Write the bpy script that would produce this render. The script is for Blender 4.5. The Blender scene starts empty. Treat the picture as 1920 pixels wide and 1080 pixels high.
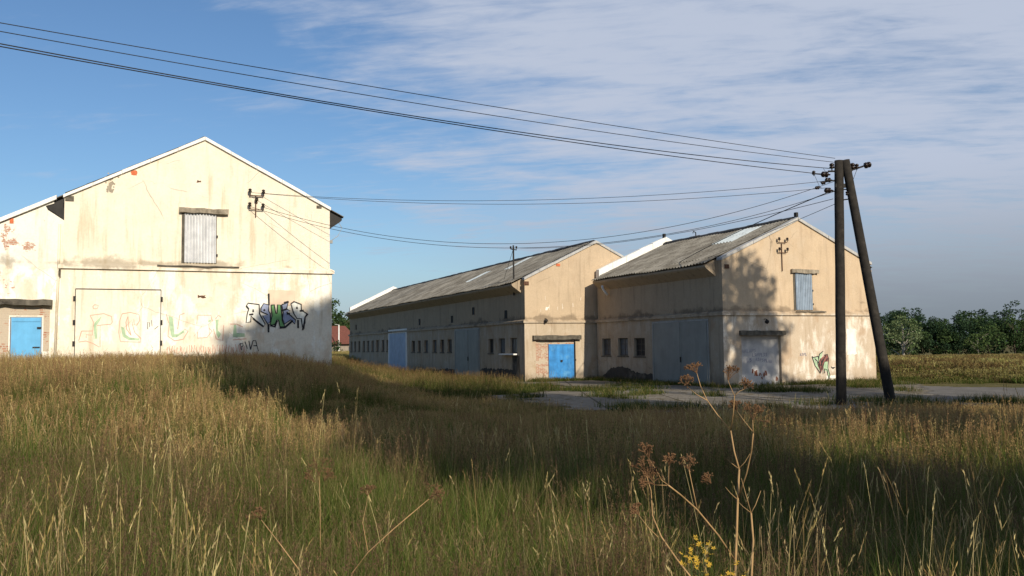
import bpy, bmesh, math, random
import numpy as np
from mathutils import Vector, Matrix

R = math.radians
SC = bpy.context.scene
COL = SC.collection
random.seed(7)
rng = np.random.default_rng(7)

# ------------------------------------------------------------------ camera
cam_d = bpy.data.cameras.new('camera')
cam = bpy.data.objects.new('camera', cam_d)
COL.objects.link(cam)
cam_d.sensor_width = 36.0
cam_d.lens = 31.89
cam_d.clip_end = 6000
cam_d.clip_start = 0.1
cam.matrix_world = Matrix.Translation((0, 0, 2.0)) @ Matrix.Rotation(R(90 + 3.755), 4, 'X') @ Matrix.Rotation(R(-0.704), 4, 'Z')
SC.camera = cam

# ------------------------------------------------------------------ light
SUN_EL, SUN_AZ = 26.1, 154.6          # azimuth clockwise from +Y
SUN_DIR = Vector((math.sin(R(SUN_AZ)) * math.cos(R(SUN_EL)), math.cos(R(SUN_AZ)) * math.cos(R(SUN_EL)), math.sin(R(SUN_EL))))
sun_d = bpy.data.lights.new('sun', 'SUN')
sun_d.energy = 4.9
sun_d.angle = R(0.5)
sun_d.color = (1.0, 0.90, 0.74)
sun = bpy.data.objects.new('sun', sun_d)
COL.objects.link(sun)
sun.rotation_euler = SUN_DIR.to_track_quat('Z', 'Y').to_euler()

world = bpy.data.worlds.new('World')
SC.world = world
world.use_nodes = True
SC.view_settings.view_transform = 'Standard'
SC.view_settings.look = 'None'
SC.view_settings.gamma = 1.0
SC.view_settings.use_curve_mapping = False
SC.view_settings.exposure = 0.0
SC.render.film_transparent = False
SC.cycles.max_bounces = 5
SC.cycles.transparent_max_bounces = 6


class NT:
    """small helper round a node tree"""
    def __init__(self, tree):
        self.t = tree
        tree.nodes.clear()

    def n(self, typ, **kw):
        nd = self.t.nodes.new(typ)
        ins = kw.pop('ins', {})
        for k, v in kw.items():
            setattr(nd, k, v)
        for k, v in ins.items():
            self.set(nd, k, v)
        return nd

    def set(self, nd, k, v):
        s = nd.inputs[k]
        if isinstance(v, bpy.types.NodeSocket):
            self.t.links.new(v, s)
        elif isinstance(v, bpy.types.Node):
            self.t.links.new(v.outputs[0], s)
        else:
            if s.type == 'RGBA' and len(v) == 3:
                v = (*v, 1)
            s.default_value = v

    def noise(self, vec, scale, detail=4, rough=0.55, dist=0.0):
        return self.n('ShaderNodeTexNoise', ins={'Vector': vec, 'Scale': scale, 'Detail': detail, 'Roughness': rough, 'Distortion': dist}).outputs['Fac']

    def ramp(self, fac, a, b, smooth=True):
        m = self.n('ShaderNodeMapRange', ins={'Value': fac, 'From Min': a, 'From Max': b})
        if smooth:
            m.interpolation_type = 'SMOOTHSTEP'
        return m.outputs['Result']

    def mix(self, fac, a, b, mode='MIX'):
        m = self.n('ShaderNodeMix', data_type='RGBA', blend_type=mode)
        self.set(m, 0, fac)
        self.set(m, 6, a)
        self.set(m, 7, b)
        return m.outputs[2]

    def math(self, op, a, b=0.0):
        m = self.n('ShaderNodeMath', operation=op)
        self.set(m, 0, a)
        self.set(m, 1, b)
        return m.outputs[0]

    def mapping(self, vec, scale=(1, 1, 1), loc=(0, 0, 0)):
        return self.n('ShaderNodeMapping', ins={'Vector': vec, 'Scale': scale, 'Location': loc}).outputs[0]


# sky: Nishita air + high thin cloud sheets (functions of the direction in the sky)
w = NT(world.node_tree)
sky = w.n('ShaderNodeTexSky', sky_type='NISHITA', sun_disc=False, sun_elevation=R(SUN_EL), sun_rotation=R(SUN_AZ),
          altitude=100, air_density=1.1, dust_density=0.6, ozone_density=2.5)
geo = w.n('ShaderNodeTexCoord').outputs['Generated']
sep = w.n('ShaderNodeSeparateXYZ', ins={0: geo})
zz = w.math('MAXIMUM', sep.outputs[2], 0.03)
zz = w.math('ADD', zz, 0.10)
px = w.math('DIVIDE', sep.outputs[0], zz)
py = w.math('DIVIDE', sep.outputs[1], zz)
plane = w.n('ShaderNodeCombineXYZ', ins={0: px, 1: py, 2: 0.0}).outputs[0]
rot = w.n('ShaderNodeMapping', ins={'Vector': plane, 'Rotation': (0, 0, R(24)), 'Scale': (0.75, 1.35, 1)}).outputs[0]
n1 = w.noise(rot, 2.2, 7, 0.58, 0.35)
n2 = w.noise(w.mapping(plane, (1, 1, 1), (3.1, 1.7, 0)), 0.55, 3, 0.5)
n3 = w.noise(w.mapping(rot, (0.9, 1.7, 1)), 7.5, 6, 0.62, 0.4)
cover = w.math('ADD', w.math('MULTIPLY', n1, 0.95), w.math('ADD', w.math('MULTIPLY', n2, 0.35), w.math('MULTIPLY', n3, 0.52)))
# the cloud sheet lies over the east of the sky: azimuth ramp along x/y with a ragged front
az = w.math('DIVIDE', sep.outputs[0], w.math('MAXIMUM', sep.outputs[1], 0.2))
side = w.ramp(w.math('ADD', az, w.math('MULTIPLY', w.math('SUBTRACT', sep.outputs[2], 0.2), 0.75)), -0.36, 0.22)
cov2 = w.math('ADD', cover, w.math('MULTIPLY', w.math('SUBTRACT', side, 0.5), 0.52))
cmask = w.math('MULTIPLY', w.ramp(cov2, 0.72, 1.26), 0.95)
low = w.ramp(sep.outputs[2], 0.20, -0.02)
veil = w.math('MULTIPLY', w.ramp(sep.outputs[2], 0.13, 0.0), 0.75)
cmask = w.math('MAXIMUM', cmask, veil)
cmask = w.math('MAXIMUM', cmask, w.math('MULTIPLY', side, w.ramp(w.math('ADD', sep.outputs[2], w.math('MULTIPLY', w.math('SUBTRACT', n1, 0.5), 0.16)), 0.22, 0.04)))
ccol = w.mix(low, (6.0, 6.7, 8.2), w.mix(side, (4.3, 5.2, 6.5), (2.4, 2.85, 3.25)))
skyc = w.mix(1.0, sky.outputs[0], (0.84, 1.03, 1.22), 'MULTIPLY')
full = w.mix(cmask, skyc, ccol)
bg = w.n('ShaderNodeBackground', ins={'Color': full, 'Strength': 0.085})
out = w.n('ShaderNodeOutputWorld', ins={0: bg})

# ------------------------------------------------------------------ helpers
def tag(o, label=None, cat=None, group=None, kind=None):
    if label: o['label'] = label
    if cat: o['category'] = cat
    if group: o['group'] = group
    if kind: o['kind'] = kind
    return o


def empty(name, loc, rz=0.0):
    o = bpy.data.objects.new(name, None)
    COL.objects.link(o)
    o.location = loc
    o.rotation_euler = (0, 0, rz)
    o.empty_display_size = 0.3
    return o


class MB:
    """collects shapes; build() links them as one mesh object"""
    def __init__(self):
        self.v = []
        self.f = []

    def add(self, vs, fs):
        b = len(self.v)
        self.v += [tuple(p) for p in vs]
        self.f += [tuple(i + b for i in q) for q in fs]

    def box(self, x0, x1, y0, y1, z0, z1):
        self.add([(x0, y0, z0), (x1, y0, z0), (x1, y1, z0), (x0, y1, z0), (x0, y0, z1), (x1, y0, z1), (x1, y1, z1), (x0, y1, z1)],
                 [(3, 2, 1, 0), (4, 5, 6, 7), (0, 1, 5, 4), (1, 2, 6, 5), (2, 3, 7, 6), (3, 0, 4, 7)])

    def prism(self, poly, axis, a, b):
        """poly: list of 2-D points; extruded along axis from a to b. axis 'y': points are (x,z); 'x': (y,z); 'z': (x,y)"""
        def P(p, t):
            return {'y': (p[0], t, p[1]), 'x': (t, p[0], p[1]), 'z': (p[0], p[1], t)}[axis]
        n = len(poly)
        self.add([P(p, a) for p in poly] + [P(p, b) for p in poly],
                 [tuple(range(n)), tuple(range(2 * n - 1, n - 1, -1))] + [(i, i + n, (i + 1) % n + n, (i + 1) % n) for i in range(n)])

    def tube(self, pts, r, n=6, caps=True):
        pts = [Vector(p) for p in pts]
        rs = r if isinstance(r, (list, tuple)) else [r] * len(pts)
        rings = []
        up = Vector((0.13, 0.21, 0.97))
        for i, p in enumerate(pts):
            d = (pts[min(i + 1, len(pts) - 1)] - pts[max(i - 1, 0)]).normalized()
            if abs(d.dot(up)) > 0.95:
                u = Vector((1, 0.1, 0))
            else:
                u = up
            a = d.cross(u).normalized()
            b = d.cross(a)
            rings.append([p + (a * math.cos(2 * math.pi * k / n) + b * math.sin(2 * math.pi * k / n)) * rs[i] for k in range(n)])
        vs = [q for rg in rings for q in rg]
        fs = []
        for i in range(len(pts) - 1):
            for k in range(n):
                fs.append((i * n + k, i * n + (k + 1) % n, (i + 1) * n + (k + 1) % n, (i + 1) * n + k))
        if caps:
            fs.append(tuple(range(n - 1, -1, -1)))
            fs.append(tuple((len(pts) - 1) * n + k for k in range(n)))
        self.add(vs, fs)

    def lathe(self, base, axis, prof, n=8):
        """prof: list of (t along axis, radius)"""
        base = Vector(base)
        ax = Vector(axis).normalized()
        self.tube([base + ax * t for t, _ in prof], [max(r, 1e-4) for _, r in prof], n)

    def build(self, name, mat, parent=None, smooth=False, mat2=None, pick=None):
        me = bpy.data.meshes.new(name)
        me.from_pydata(self.v, [], self.f)
        bm = bmesh.new()
        bm.from_mesh(me)
        bmesh.ops.recalc_face_normals(bm, faces=bm.faces)
        bm.to_mesh(me)
        bm.free()
        me.materials.append(mat)
        if mat2:
            me.materials.append(mat2)
            for p in me.polygons:
                if pick(p): p.material_index = 1
        if smooth:
            for p in me.polygons:
                p.use_smooth = True
        o = bpy.data.objects.new(name, me)
        COL.objects.link(o)
        if parent: o.parent = parent
        return o


def np_mesh(name, verts, quads, mat, parent=None, link=True, colors=None, smooth=False):
    me = bpy.data.meshes.new(name)
    me.from_pydata(np.asarray(verts).tolist(), [], np.asarray(quads).tolist() if not isinstance(quads, list) else quads)
    me.materials.append(mat)
    if colors is not None:
        at = me.color_attributes.new('tint', 'FLOAT_COLOR', 'POINT')
        c = np.ones((len(verts), 4), np.float32)
        c[:, :3] = colors
        at.data.foreach_set('color', c.ravel())
    if smooth:
        me.polygons.foreach_set('use_smooth', [True] * len(me.polygons))
    o = bpy.data.objects.new(name, me)
    if link: COL.objects.link(o)
    if parent: o.parent = parent
    return o


def sstep(a, b, x):
    t = np.clip((np.asarray(x, float) - a) / (b - a), 0, 1)
    return t * t * (3 - 2 * t)


def ghash(x, y, s):
    """smooth value noise, numpy"""
    x = np.asarray(x, float) * s
    y = np.asarray(y, float) * s
    xi, yi = np.floor(x), np.floor(y)
    fx, fy = x - xi, y - yi
    fx, fy = fx * fx * (3 - 2 * fx), fy * fy * (3 - 2 * fy)

    def h(i, j):
        v = np.sin(i * 127.1 + j * 311.7) * 43758.5453
        return v - np.floor(v)
    return (h(xi, yi) * (1 - fx) + h(xi + 1, yi) * fx) * (1 - fy) + (h(xi, yi + 1) * (1 - fx) + h(xi + 1, yi + 1) * fx) * fy


def ground_z(x, y):
    x = np.asarray(x, float)
    y = np.asarray(y, float)
    d = x + 0.15 * (y - 25)
    plat = 1.42 * (1 - sstep(-8.4, -0.6, d)) * sstep(3, 27, y)
    plat = plat * (1 - 0.75 * sstep(44, 75, y))
    near = 0.33 * (1 - sstep(6, 20, y))
    far = -3.0 * sstep(60, 210, y) * sstep(-10, 40, x)
    farl = 0.55 * sstep(90, 150, y) * (1 - sstep(-25, -5, x))
    bump = (ghash(x, y, 0.35) - 0.5) * 0.10 * (1 - sstep(24, 30, y) * sstep(-3, -1, x))
    return plat * 1.0 + near * (1 - 0.5 * sstep(-7, -2, -d)) + far + farl + bump * (1 - sstep(60, 100, y))


# ------------------------------------------------------------------ materials
MAT = {}

def material(name):
    m = bpy.data.materials.new(name)
    m.use_nodes = True
    return m, NT(m.node_tree)


def finish(t, col, rough=0.9, bump=None, bstr=0.3, bdist=0.02, metal=0.0, spec=0.3):
    p = t.n('ShaderNodeBsdfPrincipled', ins={'Base Color': col, 'Roughness': rough, 'Metallic': metal, 'Specular IOR Level': spec})
    if bump is not None:
        b = t.n('ShaderNodeBump', ins={'Height': bump, 'Strength': bstr, 'Distance': bdist})
        t.set(p, 'Normal', b.outputs[0])
    t.n('ShaderNodeOutputMaterial', ins={0: p})
    return p


def plain(name, col, rough=0.8, var=0.25, scale=6.0, metal=0.0, dirt=None, streak=True):
    m, t = material(name)
    c = t.n('ShaderNodeTexCoord').outputs['Object']
    n = t.noise(c, scale, 5, 0.6)
    s = t.noise(t.mapping(c, (1, 1, 0.12)), scale * 2.2, 4, 0.6)
    f = t.math('ADD', t.math('MULTIPLY', n, 0.6), t.math('MULTIPLY', s, 0.4 if streak else 0.0))
    dark = tuple(v * (1 - var) for v in col)
    lite = tuple(min(v * (1 + var * 0.6), 0.95) for v in col)
    base = t.mix(t.ramp(f, 0.3, 0.7), dark, lite)
    if dirt:
        base = t.mix(t.ramp(t.noise(c, scale * 0.7, 6, 0.7), 0.52, 0.72), base, dirt)
    finish(t, base, rough, n, 0.25, 0.01, metal)
    MAT[name] = m
    return m


def plaster(name, up, lo, white, stain, brickiness=0.0, whiteness=0.5, lo_grime=0.5, seed=0.0, soft=0.04):
    """weathered lime render: upper storey colour, lower storey colour, pale patches, grime streaks, a little bare brick"""
    m, t = material(name)
    c = t.n('ShaderNodeTexCoord').outputs['Object']
    c = t.mapping(c, (1, 1, 1), (seed, seed * 0.7, 0))
    c0 = t.n('ShaderNodeTexCoord').outputs['Object']
    z = t.n('ShaderNodeSeparateXYZ', ins={0: c0}).outputs[2]
    big = t.noise(c, 0.42, 5, 0.6, 0.4)
    mid = t.noise(c, 1.7, 6, 0.62, 0.3)
    fine = t.noise(c, 14, 5, 0.65)
    streak = t.noise(t.mapping(c, (2.4, 2.4, 0.22)), 1.6, 6, 0.62)
    storey = t.ramp(z, 3.45, 3.55)
    base = t.mix(storey, lo, up)
    v = t.ramp(t.math('ADD', t.math('MULTIPLY', big, 0.5), t.math('MULTIPLY', mid, 0.5)), 0.33, 0.67)
    base = t.mix(t.math('MULTIPLY', v, 0.40), base, tuple(k * 0.66 for k in up))
    # pale patches, mostly on the lower storey
    tall = t.noise(t.mapping(c, (1.5, 1.5, 0.55)), 1.5, 6, 0.66, 0.2)
    wm = t.ramp(t.math('ADD', tall, t.math('MULTIPLY', t.math('SUBTRACT', big, 0.5), 0.9)), 0.56 - soft, 0.56 + soft)
    wm = t.math('MULTIPLY', wm, t.math('ADD', 0.12 * whiteness, t.math('MULTIPLY', t.math('SUBTRACT', 1.0, storey), whiteness)))
    base = t.mix(wm, base, white)
    pm = t.math('MULTIPLY', t.ramp(t.noise(t.mapping(c, (1.0, 1.0, 0.7), (5, 3, 1)), 1.1, 6, 0.65, 0.4), 0.54, 0.66), t.math('SUBTRACT', 0.75, t.math('MULTIPLY', storey, 0.5)))
    base = t.mix(pm, base, tuple(k * g for k, g in zip(lo, (0.84, 0.74, 0.66))))
    # vertical grime
    gm = t.ramp(streak, 0.50, 0.74)
    base = t.mix(t.math('MULTIPLY', gm, 0.68), base, stain)
    # grime band over the string course and along the foot
    jag = t.math('MULTIPLY', t.math('SUBTRACT', mid, 0.5), 0.8)
    band = t.ramp(t.math('ADD', t.math('ABSOLUTE', t.math('SUBTRACT', z, 3.66)), t.math('ADD', jag, t.math('MULTIPLY', t.math('SUBTRACT', big, 0.5), 1.5))), 0.16, -0.06)
    base = t.mix(t.math('MULTIPLY', band, 0.6), base, tuple(k * 0.35 for k in stain))
    foot = t.ramp(t.math('ADD', z, t.math('MULTIPLY', t.math('SUBTRACT', mid, 0.5), 1.6)), 0.75, 0.05)
    base = t.mix(t.math('MULTIPLY', foot, lo_grime), base, tuple(k * 0.5 for k in stain))
    if brickiness > 0:
        nrm = t.n('ShaderNodeNewGeometry').outputs['Normal']
        s2 = t.n('ShaderNodeSeparateXYZ', ins={0: c0})
        cb = t.n('ShaderNodeCombineXYZ', ins={0: t.math('ADD', s2.outputs[0], s2.outputs[1]), 1: z, 2: 0.0}).outputs[0]
        br = t.n('ShaderNodeTexBrick', ins={'Vector': cb, 'Color1': (0.42, 0.17, 0.10), 'Color2': (0.52, 0.26, 0.17), 'Mortar': (0.5, 0.44, 0.36),
                                          'Scale': 1.0, 'Mortar Size': 0.012, 'Brick Width': 0.25, 'Row Height': 0.077})
        bmk = t.ramp(t.math('ADD', t.noise(c, 0.9, 6, 0.7), t.math('MULTIPLY', fine, 0.12)), 0.80 - brickiness, 0.83 - brickiness)
        base = t.mix(bmk, base, br.outputs[0])
    base = t.mix(t.math('MULTIPLY', t.ramp(fine, 0.35, 0.75), 0.22), base, tuple(k * 0.45 for k in up))
    # hairline cracks
    vo = t.n('ShaderNodeTexVoronoi', feature='DISTANCE_TO_EDGE', ins={'Vector': t.n('ShaderNodeMixRGB', ins={0: 0.12, 1: c, 2: t.n('ShaderNodeTexNoise', ins={'Vector': c, 'Scale': 2.0}).outputs['Color']}).outputs[0], 'Scale': 0.55}).outputs[0]
    crack = t.math('MULTIPLY', t.ramp(vo, 0.006, 0.0), t.ramp(big, 0.5, 0.6))
    base = t.mix(t.math('MULTIPLY', crack, 0.6), base, tuple(k * 0.3 for k in stain))
    h = t.math('ADD', t.math('MULTIPLY', mid, 0.6), t.math('ADD', t.math('MULTIPLY', fine, 0.35), t.math('MULTIPLY', wm, 0.3)))
    finish(t, base, 0.93, h, 0.45, 0.03, spec=0.15)
    MAT[name] = m
    return m


plaster('plaster_cream', (0.88, 0.79, 0.63), (0.88, 0.79, 0.64), (0.93, 0.89, 0.79), (0.56, 0.43, 0.27), 0.0, 0.75, 0.25, 1.3)
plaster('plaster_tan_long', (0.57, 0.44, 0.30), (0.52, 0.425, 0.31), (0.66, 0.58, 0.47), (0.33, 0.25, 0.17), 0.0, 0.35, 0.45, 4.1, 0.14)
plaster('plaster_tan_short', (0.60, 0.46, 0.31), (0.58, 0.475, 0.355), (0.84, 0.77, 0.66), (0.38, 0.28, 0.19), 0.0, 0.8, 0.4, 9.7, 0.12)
plaster('plaster_white_brick', (0.90, 0.86, 0.75), (0.87, 0.80, 0.66), (0.93, 0.91, 0.84), (0.62, 0.50, 0.34), 0.16, 0.8, 0.3, 2.2)
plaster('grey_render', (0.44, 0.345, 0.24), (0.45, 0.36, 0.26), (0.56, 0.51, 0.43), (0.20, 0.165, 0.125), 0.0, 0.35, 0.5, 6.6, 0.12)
plain('concrete', (0.33, 0.28, 0.21), 0.95, 0.45, 3.0, dirt=(0.12, 0.10, 0.07))
plain('concrete_dark', (0.13, 0.115, 0.09), 0.95, 0.5, 4.0, dirt=(0.05, 0.045, 0.04))
plain('white_trim', (0.82, 0.80, 0.76), 0.8, 0.15, 5.0)
plain('grey_trim', (0.45, 0.44, 0.42), 0.8, 0.2, 5.0)
plain('lead_sheet', (0.34, 0.34, 0.35), 0.6, 0.25, 3.0)
plain('blue_paint', (0.040, 0.24, 0.58), 0.5, 0.38, 1.8, dirt=(0.11, 0.33, 0.60))
plain('pale_blue_paint', (0.12, 0.40, 0.68), 0.5, 0.15, 2.5)
plain('faded_blue_paint', (0.36, 0.44, 0.56), 0.65, 0.2, 2.0)
plain('grey_gate_paint', (0.27, 0.275, 0.25), 0.65, 0.16, 1.3)
plain('grey_frame_paint', (0.33, 0.33, 0.31), 0.7, 0.2, 2.0)
plain('shutter_white', (0.66, 0.665, 0.67), 0.5, 0.22, 3.0)
plain('shutter_blue_grey', (0.33, 0.40, 0.48), 0.5, 0.25, 3.0)
plain('dark_iron', (0.025, 0.023, 0.021), 0.7, 0.3, 8.0)
plain('rust_iron', (0.12, 0.06, 0.035), 0.8, 0.4, 8.0)
plain('insulator_brown', (0.022, 0.014, 0.011), 0.25, 0.2, 9.0)
plain('bitumen', (0.062, 0.055, 0.047), 0.95, 0.4, 2.0, dirt=(0.16, 0.14, 0.11))
plain('tarred_wood', (0.026, 0.022, 0.018), 0.85, 0.5, 5.0, dirt=(0.05, 0.042, 0.034))
plain('panel_plaster', (0.52, 0.50, 0.48), 0.9, 0.22, 2.0, dirt=(0.62, 0.59, 0.55))
plain('pink_patch', (0.72, 0.56, 0.42), 0.9, 0.12, 3.0)
plain('pale_patch', (0.85, 0.80, 0.70), 0.9, 0.15, 3.0)
plain('red_brick_patch', (0.60, 0.16, 0.07), 0.9, 0.3, 9.0)
plain('skylight_sheet', (0.55, 0.60, 0.60), 0.45, 0.2, 2.0)
plain('dark_post_and_shade', (0.03, 0.028, 0.026), 0.7, 0.3, 5.0)
for nm, cc in dict(spray_black=(0.03, 0.028, 0.03), spray_green=(0.20, 0.42, 0.16), spray_mint=(0.42, 0.56, 0.36), spray_blue=(0.34, 0.38, 0.52),
                   spray_red=(0.66, 0.34, 0.25), spray_white=(0.88, 0.84, 0.74), spray_violet=(0.17, 0.17, 0.26), spray_wine=(0.27, 0.11, 0.09),
                   spray_rust=(0.20, 0.07, 0.035), spray_pale=(0.66, 0.62, 0.56)).items():
    plain(nm, cc, 0.85, 0.25, 7.0)

# cement roof sheet: grey-brown with lichen and darker runs down the slope
m, t = material('roof_sheet')
c = t.n('ShaderNodeTexCoord').outputs['Object']
a = t.noise(c, 0.8, 6, 0.65, 0.3)
b = t.noise(t.mapping(c, (0.25, 2.0, 0.25)), 2.2, 5, 0.65)
f = t.noise(c, 5.0, 6, 0.75)
base = t.mix(t.ramp(a, 0.36, 0.64), (0.150, 0.135, 0.110), (0.275, 0.255, 0.215))
base = t.mix(t.math('MULTIPLY', t.ramp(b, 0.5, 0.72), 0.65), base, (0.12, 0.105, 0.085))
base = t.mix(t.math('MULTIPLY', t.ramp(f, 0.55, 0.75), 0.5), base, (0.40, 0.375, 0.32))
base = t.mix(t.math('MULTIPLY', t.ramp(f, 0.45, 0.28), 0.55), base, (0.07, 0.062, 0.05))
finish(t, base, 0.95, f, 0.5, 0.02, spec=0.1)
MAT['roof_sheet'] = m

# red brick infill with whitewash left on it
def brick_mat(name, lime):
    m, t = material(name)
    c0 = t.n('ShaderNodeTexCoord').outputs['Object']
    s2 = t.n('ShaderNodeSeparateXYZ', ins={0: c0})
    cb = t.n('ShaderNodeCombineXYZ', ins={0: s2.outputs[0], 1: s2.outputs[2], 2: 0.0}).outputs[0]
    br = t.n('ShaderNodeTexBrick', ins={'Vector': cb, 'Color1': (0.36, 0.13, 0.075), 'Color2': (0.50, 0.23, 0.14), 'Mortar': (0.55, 0.47, 0.37),
                                      'Scale': 1.0, 'Mortar Size': 0.016, 'Brick Width': 0.25, 'Row Height': 0.08})
    n = t.noise(c0, 2.3, 6, 0.7)
    k = t.ramp(n, 0.50 - lime, 0.56 - lime)
    base = t.mix(k, br.outputs[0], (0.56, 0.47, 0.36))
    n2 = t.noise(c0, 20, 4, 0.6)
    base = t.mix(t.math('MULTIPLY', n2, 0.35), base, (0.25, 0.2, 0.15))
    finish(t, base, 0.95, t.math('ADD', br.outputs[1], n2), 0.4, 0.01, spec=0.1)
    MAT[name] = m
brick_mat('brick_limed', 0.03)
brick_mat('brick_bare', -0.04)
brick_mat('brick_washed', 0.10)

# dusty window glass
m, t = material('dusty_glass')
c = t.n('ShaderNodeTexCoord').outputs['Object']
n = t.noise(c, 2.1, 4, 0.6)
finish(t, t.mix(t.ramp(n, 0.35, 0.65), (0.030, 0.034, 0.040), (0.075, 0.085, 0.10)), 0.28, n, 0.15, 0.01, spec=0.5)
MAT['dusty_glass'] = m
plain('weathered_frame', (0.13, 0.11, 0.085), 0.85, 0.4, 5.0)
plain('grey_pane', (0.10, 0.11, 0.12), 0.5, 0.35, 3.0)

# ground
m, t = material('ground_earth')
c = t.n('ShaderNodeTexCoord').outputs['Object']
a = t.noise(c, 0.05, 6, 0.6)
b = t.noise(c, 0.9, 6, 0.65)
f = t.noise(c, 12, 4, 0.7)
base = t.mix(t.ramp(a, 0.35, 0.65), (0.075, 0.072, 0.026), (0.16, 0.125, 0.052))
base = t.mix(t.math('MULTIPLY', t.ramp(b, 0.4, 0.7), 0.6), base, (0.050, 0.062, 0.020))
base = t.mix(t.math('MULTIPLY', t.ramp(f, 0.45, 0.7), 0.4), base, (0.15, 0.12, 0.06))
finish(t, base, 1.0, t.math('ADD', b, f), 0.8, 0.06, spec=0.05)
MAT['ground_earth'] = m

m, t = material('old_concrete_yard')
c = t.n('ShaderNodeTexCoord').outputs['Object']
a = t.noise(c, 0.45, 6, 0.65, 0.5)
b = t.noise(c, 2.6, 6, 0.7)
f = t.noise(c, 18, 4, 0.7)
base = t.mix(t.ramp(a, 0.35, 0.62), (0.165, 0.142, 0.112), (0.25, 0.222, 0.182))
base = t.mix(t.ramp(t.math('ADD', b, t.math('MULTIPLY', t.math('SUBTRACT', a, 0.5), 1.2)), 0.51, 0.62), base, (0.135, 0.11, 0.07))
slabs = t.n('ShaderNodeTexBrick', offset=0.0, ins={'Vector': t.mapping(c, (1, 1, 1)), 'Color1': (1, 1, 1), 'Color2': (0.93, 0.93, 0.93), 'Mortar': (0.25, 0.23, 0.15),
                                     'Scale': 1.0, 'Mortar Size': 0.045, 'Brick Width': 3.0, 'Row Height': 2.0}).outputs[0]
base = t.mix(0.8, base, slabs, 'MULTIPLY')
base = t.mix(t.math('MULTIPLY', t.ramp(f, 0.5, 0.7), 0.4), base, (0.17, 0.15, 0.12))
finish(t, base, 0.95, t.math('ADD', b, f), 0.5, 0.02, spec=0.1)
MAT['old_concrete_yard'] = m

m, t = material('worn_track')
c = t.n('ShaderNodeTexCoord').outputs['Object']
a = t.noise(c, 1.1, 6, 0.65, 0.5)
f = t.noise(c, 14, 4, 0.7)
base = t.mix(t.ramp(a, 0.35, 0.65), (0.22, 0.185, 0.135), (0.115, 0.10, 0.055))
base = t.mix(t.math('MULTIPLY', t.ramp(f, 0.45, 0.7), 0.4), base, (0.27, 0.23, 0.17))
finish(t, base, 1.0, t.math('ADD', a, f), 0.7, 0.03, spec=0.05)
MAT['worn_track'] = m

m, t = material('grey_road')
c = t.n('ShaderNodeTexCoord').outputs['Object']
a = t.noise(c, 0.9, 6, 0.65, 0.5)
f = t.noise(c, 20, 4, 0.7)
base = t.mix(t.ramp(a, 0.35, 0.65), (0.115, 0.107, 0.095), (0.165, 0.152, 0.135))
base = t.mix(t.math('MULTIPLY', t.ramp(f, 0.45, 0.7), 0.5), base, (0.12, 0.11, 0.095))
finish(t, base, 0.95, f, 0.5, 0.01, spec=0.1)
MAT['grey_road'] = m


def plant_mat(name, hue_var=0.25, trans=0.35, rand_island=False):
    """thin leaves: 'tint' colour on the mesh, per-plant variation, light passes through"""
    m, t = material(name)
    tint = t.n('ShaderNodeVertexColor', layer_name='tint').outputs[0]
    if rand_island:
        r = t.n('ShaderNodeNewGeometry').outputs['Random Per Island']
    else:
        r = t.n('ShaderNodeObjectInfo').outputs['Random']
    k = t.n('ShaderNodeMapRange', ins={'Value': r, 'To Min': 1 - hue_var, 'To Max': 1 + hue_var}).outputs[0]
    hs = t.n('ShaderNodeHueSaturation', ins={'Hue': t.n('ShaderNodeMapRange', ins={'Value': r, 'To Min': 0.485, 'To Max': 0.515}).outputs[0], 'Saturation': 1.0, 'Value': k, 'Color': tint}).outputs[0]
    d = t.n('ShaderNodeBsdfDiffuse', ins={'Color': hs})
    tr = t.n('ShaderNodeBsdfTranslucent', ins={'Color': hs})
    gl = t.n('ShaderNodeMixShader', ins={0: trans, 1: d, 2: tr})
    t.n('ShaderNodeOutputMaterial', ins={0: gl})
    MAT[name] = m
plant_mat('grass_blades')
plant_mat('tree_leaves', 0.35, 0.25, True)
plain('bark', (0.075, 0.058, 0.042), 0.95, 0.4, 4.0)
plain('pale_bark', (0.30, 0.27, 0.22), 0.95, 0.35, 4.0)
plain('dry_stem', (0.40, 0.25, 0.115), 0.8, 0.35, 9.0)
plain('dry_umbel', (0.16, 0.085, 0.04), 0.9, 0.35, 9.0)
plain('yellow_petals', (0.50, 0.31, 0.03), 0.7, 0.25, 30.0)
plain('herb_leaf', (0.075, 0.11, 0.03), 0.7, 0.35, 12.0)
plain('red_tile', (0.165, 0.060, 0.042), 0.9, 0.25, 3.0)
plain('house_wall', (0.30, 0.25, 0.20), 0.9, 0.2, 2.0)

# ------------------------------------------------------------------ ground, yard, track, road
def axis_pts(segs):
    out = []
    for a, b, s in segs:
        out += list(np.arange(a, b, s))
    return np.array(out + [segs[-1][1]])

gx = axis_pts([(-2500, -300, 220), (-300, -60, 12), (-60, -22, 2), (-22, 26, 0.5), (26, 70, 2), (70, 300, 12), (300, 2500, 220)])
gy = axis_pts([(-400, -40, 60), (-40, 0, 4), (0, 60, 0.5), (60, 110, 2), (110, 320, 7), (320, 3000, 240)])
GX, GY = np.meshgrid(gx, gy)
GZ = ground_z(GX, GY)
nv = GX.size
idx = np.arange(nv).reshape(GX.shape)
q = np.stack([idx[:-1, :-1], idx[:-1, 1:], idx[1:, 1:], idx[1:, :-1]], -1).reshape(-1, 4)
g = np_mesh('ground', np.stack([GX, GY, GZ], -1).reshape(-1, 3), q, MAT['ground_earth'], smooth=True)
tag(g, kind='structure')


def inside(poly, x, y):
    poly = np.asarray(poly, float)
    r = np.zeros(np.shape(x), bool)
    for (x0, y0), (x1, y1) in zip(poly, np.roll(poly, -1, 0)):
        c = ((y0 > y) != (y1 > y)) & (x < (x1 - x0) * (y - y0) / (y1 - y0 + 1e-12) + x0)
        r ^= c
    return r


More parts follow.
